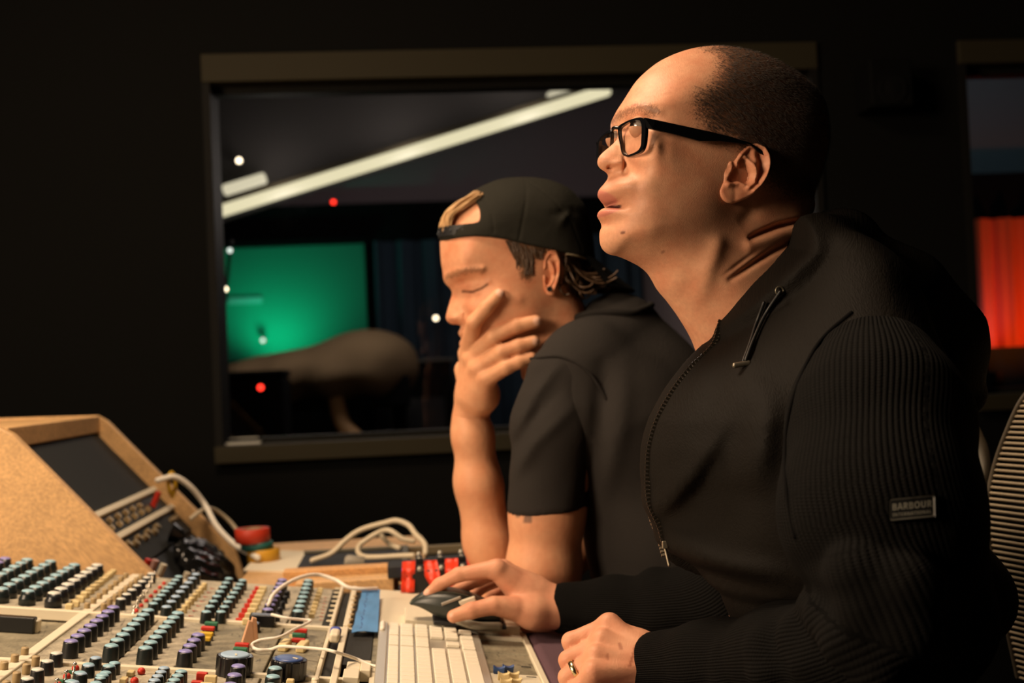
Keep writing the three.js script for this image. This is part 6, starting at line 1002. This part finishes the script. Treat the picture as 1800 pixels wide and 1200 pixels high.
  const curl = (a, b, r, zz) => { const pts = [], n = 9, ph = rnd() * 6.28; for (let k = 0; k <= n; k++) { const t = k / n; pts.push([a[0] + (b[0] - a[0]) * t + Math.cos(ph + t * 7) * r * t, a[1] + (b[1] - a[1]) * t - 14 * Math.sin(Math.PI * t) + Math.sin(ph + t * 7) * r * t, zz + (rnd() - 0.5) * 6 + Math.cos(ph) * 4 * t]); } return strand(pts, 1.7); };
  const C0 = [[67.2,20.8,70],[85.7,9.5,60],[112.3,8.3,40]], C1 = [[74,-35.1,60],[105.4,-35.4,50],[140.7,-18.1,30],[86.9,-19,60]];
  for (let i = 0; i < 130; i++) { const a = C0[i % 3], b = C1[i % 4], z = (i % 2 ? 1 : 1) * (a[2] + 6 - rnd() * 70); nape.push(curl([a[0] + (rnd() - 0.5) * 22, a[1] + (rnd() - 0.5) * 8, z], [b[0] + (rnd() - 0.5) * 24, b[1] + (rnd() - 0.5) * 22, z], 7, z)); }
  for (let i = 0; i < 60; i++) { const t = rnd(), q = [[-11.7,43.1,77],[9,35.5,78],[30,31.3,79]], e = [[0.8,5.5,77],[13.3,-4.2,77],[27.2,18.7,78]], k = i % 3, z = q[k][2] + 1.5 - Math.abs(rnd() - 0.5) * 3; nape.push(strand([[q[k][0] + (rnd() - 0.5) * 22, q[k][1], z], [(q[k][0] + e[k][0]) / 2 + (rnd() - 0.5) * 18, (q[k][1] + e[k][1]) / 2, z + 1.5], [e[k][0] + (rnd() - 0.5) * 16, e[k][1] + (rnd() - 0.5) * 14, z]], 0.9)); }
  part('hair', merge(tuft), std(0xb08a5c, 0.6), man, 'blond tuft in the cap opening'); part('hair', merge(nape), std(0x4d3826, 0.5), man, 'brown curls behind the ear');
  const plug = [[42.5,-32.7,79]][0]; plug[2] = ear.base(plug[0]) + 1; part('ear_plug', headToWorld(merge([new THREE.CylinderGeometry(3.2, 3.2, 9, 24).rotateX(Math.PI / 2).translate(...plug), new THREE.TorusGeometry(3.3, 0.9, 8, 24).translate(plug[0], plug[1], plug[2] + 4)]), O2, A2), M.black, man, 'small round black ear plug');
  // cap
  { const capLine = [[-119,54.4],[-117,102.3],[-65.8,168.8],[32.1,167.4],[130.8,146.4],[144.7,12.4],[134.1,11.9],[105.3,16.1],[86.2,18.4],[58,25.6],[34.1,30.9],[10.7,36.2],[-21.9,45.6],[-46.8,50.3],[-66.9,52.4],[-90.3,52.6],[-106,51.6]];
    const cap = relief({
      outline: [[-113.9,39.8],[-113.3,54.2],[-112.4,73.4],[-105.9,92.5],[-90.2,108.5],[-67.7,126.4],[-42.8,139.5],[-17.9,148.8],[6.7,152.2],[36.3,151.8],[68.3,146.2],[92.7,134.8],[109.5,119.8],[121.3,104.8],[129,80.2],[132.1,55.6],[133.6,33.5],[134.1,12.6],[127.8,-25.1],[70.8,-72],[-27.5,-68.5],[-107.7,-17.8]],
      W: [[-102.3,59.0,59],[-58.0,58.1,77],[-12.5,53.9,84],[33.7,45.5,87],[81.7,35.4,83],[12.4,88.1,85],[-56.1,91.0,74],[-90.0,74.9,60],[60.0,87.3,84],[-9.4,123.5,84],[102.7,58.7,80],[-112.5,53.8,45],[-16.4,-27.2,86]],
      R: [[1.1,130.9,80],[62.2,115.9,80],[103.8,63.9,76],[-77.1,107.0,62],[-108.9,72.9,42],[-101.2,25.9,40],[9.2,-4.3,80],[106.9,-6.2,70]],
      marks: [{ p: [[19.6,142.3],[11.5,100.4],[2.9,65.7],[-2.8,42.5]], a: -1.4, w: 1.8 }, { p: [[19.6,142.3],[56.8,104.3],[83.9,68.5],[98.7,27]], a: -1.4, w: 1.8 }, { p: [[43.9,81.1],[84.8,87.3],[104,88.3]], a: -3, w: 7, fade: 1 }, { p: [[59.6,59.7],[74.9,80.5],[85,92]], a: 3, w: 6, fade: 1 }, { p: [[-49.8,114.7],[-40.7,83.1],[-39.8,57.3]], a: -1.2, w: 1.8 }],
    });
    const hole = curve2([[-134.7,125.4],[-73.2,126.7],[-63.6,117.5],[-58.1,103.7],[-56.7,89.3],[-59.6,76.4],[-65.1,73.7],[-87.4,73.6],[-108.6,73.7],[-132.6,73.8]], 4);
    const [cx0, cx1, cy0, cy1] = cap.box;
    const g = nets((x, y, z) => smax(smax(cap.f(x, y, z) + 0.5 * fbm(x * 0.06, y * 0.06, z * 0.06), -sd2(capLine, x, y), 1.5), sd2g(x, y), 1.2), [cx0, [[-144.8,12]][0][1], -94], [cx1, cy1, 94], 2.1, 99);
    function sd2g(x, y) { return sd2(hole, x, y); }
    const capTex = dataTex(256, (u, v) => 0.5 + 0.3 * Math.sin((u + v) * 6.2832 * 60) + 0.4 * tileNoise(u, v, 50));
    const capM = new THREE.MeshPhysicalMaterial({ specularIntensity: 0.2, color: 0x24231e, roughness: 0.85, bumpMap: rep(capTex, 10, 10), bumpScale: 0.0006 });
    const c = part('cap', headToWorld(planarUV(g, 0.001), O2, A2), capM, man, 'black baseball cap worn backward');
    // plastic strap with studs, brim at the back, button
    const sp = [[-113.2,66.7,0],[-99.8,65.6,42],[-80.8,64.4,58],[-65.4,62.9,68]], st = sp.map((p) => [p[0] - 1.2, p[1], p[2]]);
    const strap = [...st.slice(1).reverse().map((p) => [p[0], p[1], -p[2]]), ...st]; const sc = new THREE.CatmullRomCurve3(strap.map(V)), list = [], studs = [];
    for (let i = 0; i < 40; i++) { const a = sc.getPoint(i / 40), b = sc.getPoint((i + 1) / 40), d = b.clone().sub(a), m = new THREE.Matrix4().makeBasis(d.clone().normalize(), new THREE.Vector3(0, 1, 0), new THREE.Vector3().crossVectors(d.clone().normalize(), new THREE.Vector3(0, 1, 0))).setPosition(a.add(b).multiplyScalar(0.5)); list.push(new THREE.BoxGeometry(d.length() * 1.06, 15, 2).applyMatrix4(m)); if (i % 3 === 0) { const p = sc.getPoint(i / 40); studs.push(new THREE.SphereGeometry(1.9, 8, 6).translate(p.x - 1, p.y, p.z + (p.z > 0 ? 0.8 : -0.8))); } }
    part('strap', headToWorld(merge(list), O2, A2), std(0x0e0f12, 0.6), c, 'black plastic snap strap'); part('strap_studs', headToWorld(merge(studs), O2, A2), std(0x2a2e36, 0.5), c);
    const r0 = [[132.1,23.7,0],[198.3,-28.5,0]], nB = 24, nT = 10, P = [], I = [];
    for (let k = 0; k < 2; k++) for (let i = 0; i <= nB; i++) for (let j = 0; j <= nT; j++) { const u = i / nB * 2 - 1, t = j / nT, e = Math.sqrt(Math.max(0, 1 - u * u * 0.92)); const x = r0[0][0] - 26 * (1 - e) * 1.5 + (r0[1][0] - r0[0][0]) * t * (0.25 + 0.75 * e), y = r0[0][1] - 6 + (r0[1][1] - r0[0][1]) * t * (0.35 + 0.65 * e) - 16 * u * u * t - k * 2.6; P.push(x, y, u * 72); }
    const NB = (nB + 1) * (nT + 1); for (let i = 0; i < nB; i++) for (let j = 0; j < nT; j++) { const a = i * (nT + 1) + j; I.push(a, a + 1, a + nT + 1, a + 1, a + nT + 2, a + nT + 1, a + NB, a + NB + nT + 1, a + NB + 1, a + NB + 1, a + NB + nT + 1, a + NB + nT + 2); }
    for (let i = 0; i < nB; i++) { const a = i * (nT + 1) + nT, b = a + nT + 1; I.push(a, a + NB, b, b, a + NB, b + NB); }
    const bg = new THREE.BufferGeometry(); bg.setAttribute('position', new THREE.Float32BufferAttribute(P, 3)); bg.setIndex(I); bg.computeVertexNormals(); part('brim', headToWorld(planarUV(bg, 0.001), O2, A2), new THREE.MeshPhysicalMaterial({ specularIntensity: 0.2, color: 0x121211, roughness: 0.8, side: THREE.DoubleSide }), c);
    const ed = [[72.1,20.1,80],[84.9,18.3,76],[102,15.3,64],[118.3,11.3,46]]; part('edge_tape', headToWorld(tube(ed.map((p) => [p[0], p[1], p[2] + 3]), 1.4, 20, 6), O2, A2), std(0x8d7f66, 0.6), c, 'pale tape at the cap edge'); }
  // t-shirt
  { const torso = blob([
      ...chain([[0.2895,1.1582,-1.89], [0.3339,1.069,-1.89], [0.4135,0.8794,-1.91], [0.4432,0.6998,-1.92]], [0.068, 0.1, 0.13, 0.14]), ...chain([[0.3045,1.1593,-2.05], [0.3574,1.0624,-2.05], [0.4417,0.861,-2.04], [0.4805,0.6711,-2.04]], [0.068, 0.1, 0.125, 0.14]),
      ...chain([[0.3447,1.1931,-1.97], [0.3911,1.1,-1.97], [0.4564,0.9147,-1.97]], [0.078, 0.095, 0.12]), roundCone([0.2591,1.1463,-1.865], 0.055, [0.2477,1.0997,-1.86], 0.055),
    ], 0.05);
    const sleeveC = chain([[0.2466,1.1357,-1.866], [0.2274,1.0664,-1.862], [0.209,0.9437,-1.862]], [0.062, 0.063, 0.0605]), sl = blob(sleeveC, 0.03);
    const hemO = [0.2079,0.9414,-1.86], hemN = V([0.209,0.9437,-1.862]).sub(V([0.2252,1.075,-1.862])).normalize().toArray(); hemN[0] += 0.16;
    const rf = [{ p: [[0.1673,1.0634,-1.8], [0.186,1.112,-1.8], [0.2298,1.1597,-1.8]], a: 0.006, w: 0.009 }, { p: [[0.1576,1.031,-1.8], [0.1802,1.0752,-1.8], [0.2238,1.1186,-1.8]], a: -0.005, w: 0.009 }, { p: [[0.1561,0.9982,-1.8], [0.1872,1.046,-1.8], [0.2393,1.0931,-1.8]], a: 0.006, w: 0.01 }, { p: [[0.2924,1.1571,-1.8], [0.2795,1.0581,-1.8], [0.2576,0.9435,-1.8]], a: -0.009, w: 0.012 }, { p: [[0.326,1.1556,-1.8], [0.3088,1.0567,-1.8], [0.2826,0.9422,-1.8]], a: 0.006, w: 0.014 }].map((q) => ({ ...q, p: q.p.map((v) => [v[0], v[1]]) }));
    const fold = (x, y, z) => { let d = 0; if (z > -1.93) for (const q of rf) { const [e, t] = segDist2(q.p, x, y); if (e < q.w * 3) d += q.a * Math.exp(-((e / q.w) ** 2)) * Math.sin(Math.PI * clamp(0.1 + t * 0.8, 0, 1)); } return d; };
    const fT = (x, y, z) => torso(x, y, z) - 0.004 * fbm(x * 12, y * 9, z * 12, 2) - fold(x, y, z);
    const fS = (x, y, z) => smax(sl(x, y, z) - fold(x, y, z) - 0.003 * fbm(x * 14, y * 14, z * 14, 2), (x - hemO[0]) * hemN[0] + (y - hemO[1]) * hemN[1] + (z - hemO[2]) * hemN[2], 0.003);
    const shirtTex = dataTex(256, (u, v) => 0.5 + 0.6 * tileNoise(u, v, 90)); const shirtM = new THREE.MeshPhysicalMaterial({ specularIntensity: 0.2, color: 0x2c2927, roughness: 0.92, bumpMap: rep(shirtTex, 12, 12), bumpScale: 0.0008 });
    const t = part('t_shirt', planarUV(nets(fT, [0.1, 0.52, -2.25], [0.72, 1.32, -1.7], 0.0065)), shirtM, man, 'faded black cotton t-shirt');
    part('sleeve', planarUV(nets(fS, [0.06, 0.86, -1.98], [0.36, 1.28, -1.76], 0.0045)), shirtM, t);
    const sm = [[0.174,1.1605,-1.8], [0.1969,1.1711,-1.8], [0.2344,1.1695,-1.8], [0.2709,1.1455,-1.8], [0.2944,1.1071,-1.8]].map((p) => drop((x, y, z) => Math.min(fT(x, y, z), fS(x, y, z)), p, 0.0, [0.12, 0, -1])); part('seam', tube(sm, 0.0022, 40, 6), shirtM, t);
    const ringP = [], cN = [0.3106,1.2309,-1.97]; for (let i = 0; i < 24; i++) { const a = i / 24 * 6.2832; ringP.push(stick(fT, [cN[0] + Math.cos(a) * 0.06 + 0.0, cN[1] - Math.cos(a) * 0.012, cN[2] + Math.sin(a) * 0.066], 0.001)); } part('neckband', tube(ringP, 0.006, 96, 8, true), shirtM, t);
    const hx = [0.4836,0.6568,-1.98][0], legs = blob([...[-0.1, 0.1].flatMap((s) => chain([[hx, 0.57, -1.98 + s], [hx - 0.42, 0.57, -1.98 + s * 1.2], [hx - 0.36, 0.12, -1.98 + s * 1.2]], [0.095, 0.072, 0.05])), roundCone([hx, 0.6, -2.06], 0.12, [hx, 0.6, -1.9], 0.12)], 0.05);
    part('trousers', planarUV(nets(legs, [hx - 0.55, 0.05, -2.25], [hx + 0.2, 0.8, -1.72], 0.014)), cloth(0x17181c, 0.85), man); for (const s of [-0.12, 0.12]) part('shoe', new RoundedBoxGeometry(0.28, 0.09, 0.1, 4, 0.04).translate(hx - 0.43, 0.045, -1.98 + s), M.black, man);
  }
}

// ---------- chairs ----------
{ const cx = [0.4528,0.772,-1.36][0] + 0.02, cz = -1.36, g = thing('office_chair', 'office chair with a striped slatted backrest under the man in glasses', 'chair', [cx, 0, cz]);
  part('seat', new RoundedBoxGeometry(0.48, 0.07, 0.48, 4, 0.03).translate(cx, 0.445, cz), std(0x1a1a1c, 0.9), g);
  part('gas_column', new THREE.CylinderGeometry(0.028, 0.035, 0.34, 16).translate(cx, 0.24, cz), M.black, g);
  for (let i = 0; i < 5; i++) { const a = i / 5 * 6.2832 + 0.3, c = Math.cos(a), s = Math.sin(a); part('base_arm', tube([[cx, 0.1, cz], [cx + c * 0.15, 0.09, cz + s * 0.15], [cx + c * 0.3, 0.07, cz + s * 0.3]], 0.02, 12, 8), M.black, g); part('caster', new THREE.CylinderGeometry(0.03, 0.03, 0.03, 16).rotateX(Math.PI / 2).rotateY(-a).translate(cx + c * 0.3, 0.03, cz + s * 0.3), M.black, g); }
  // curved backrest: horizontal slats between two bowed rims; edge points of the far rim from bottom to top
  const far = [[0.7971,0.7178,-1.6], [0.7806,0.8165,-1.6], [0.7691,0.8924,-1.6], [0.7663,0.9416,-1.6], [0.7777,0.9901,-1.6], [0.7902,1.0394,-1.585], [0.8076,1.0916,-1.56], [0.8292,1.1165,-1.53]];
  const rim = new THREE.CatmullRomCurve3(far.map(V)), mirror = (p) => new THREE.Vector3(p.x, p.y, 2 * cz - p.z);
  const n = 56, slatM = std(0xbcab90, 0.6), slatD = std(0x16140f, 0.8);
  for (let i = 0; i <= n; i++) { const a = rim.getPointAt(i / n), b = mirror(a), m = a.clone().lerp(b, 0.5); m.x += 0.035; const q1 = a.clone().lerp(m, 0.5).add(new THREE.Vector3(0.012, 0, 0)), q2 = b.clone().lerp(m, 0.5).add(new THREE.Vector3(0.012, 0, 0)); const c = new THREE.CatmullRomCurve3([a, q1, m, q2, b]); const t = new THREE.TubeGeometry(c, 10, 0.0021, 5); part('slat', t, slatM, g); }
  const mesh = [], mi = []; for (let i = 0; i <= 40; i++) { const a = rim.getPointAt(i / 40), b = mirror(a); for (let j = 0; j <= 10; j++) { const t = j / 10, p = a.clone().lerp(b, t); p.x += 0.035 * Math.sin(Math.PI * t) + 0.004; mesh.push(p.x, p.y, p.z); } } for (let i = 0; i < 40; i++) for (let j = 0; j < 10; j++) { const k = i * 11 + j; mi.push(k, k + 1, k + 11, k + 1, k + 12, k + 11); }
  const mg = new THREE.BufferGeometry(); mg.setAttribute('position', new THREE.Float32BufferAttribute(mesh, 3)); mg.setIndex(mi); mg.computeVertexNormals(); planarUV(mg); part('backing', mg, new THREE.MeshStandardMaterial({ color: 0x14120e, roughness: 0.9, side: THREE.DoubleSide }), g, 'dark cloth behind the slats');
  const rp = far.map((p) => p); part('rim', tube(rp, 0.004, 60, 8), std(0x6b6152, 0.5), g); part('rim', tube(far.map((p) => mirror(V(p)).toArray()), 0.004, 60, 8), std(0x6b6152, 0.5), g);
  const top = V(far[7]), tb = mirror(top); part('top_bar', tube([far[7], [top.x + 0.035, top.y + 0.01, cz], tb.toArray()], 0.006, 20, 8), std(0x6b6152, 0.5), g);
  const bot = V(far[0]); part('back_support', tube([[cx + 0.1, 0.42, cz], [bot.x + 0.08, 0.42, cz], [bot.x + 0.09, 0.6, cz], [bot.x + 0.06, 0.85, cz]], 0.02, 24, 10), M.black, g);
  part('white_arm_shell', tube([[0.761,1.0445,-1.62], [0.7702,1.0234,-1.62], [0.7729,1.0003,-1.62], [0.7675,0.9738,-1.62]], 0.011, 24, 10), std(0xd8d2c4, 0.45), g, 'white curved plastic shell');
  part('shell_link', tube([[0.7675,0.9738,-1.62], [0.7824,0.9119,-1.62], [0.7864,0.8598,-1.61]], 0.008, 20, 8), M.black, g);
}
{ const x = [0.4836,0.6568,-1.98][0], g = thing('stool', 'low black stool under the man in the cap', 'stool', [x, 0, -1.98]);
  part('seat', lathe([[0, 0.40], [0.17, 0.40], [0.19, 0.42], [0.19, 0.45], [0.17, 0.47], [0, 0.475]], 32).translate(x, 0, -1.98), M.rubber, g); part('post', new THREE.CylinderGeometry(0.025, 0.03, 0.38, 14).translate(x, 0.21, -1.98), M.black, g); part('base', lathe([[0, 0], [0.2, 0], [0.2, 0.015], [0.03, 0.04], [0, 0.04]], 32).translate(x, 0, -1.98), M.black, g);
}
scene.traverse((o) => { if (o.isMesh) { o.castShadow = true; o.receiveShadow = true; } });
renderer.render(scene, camera);
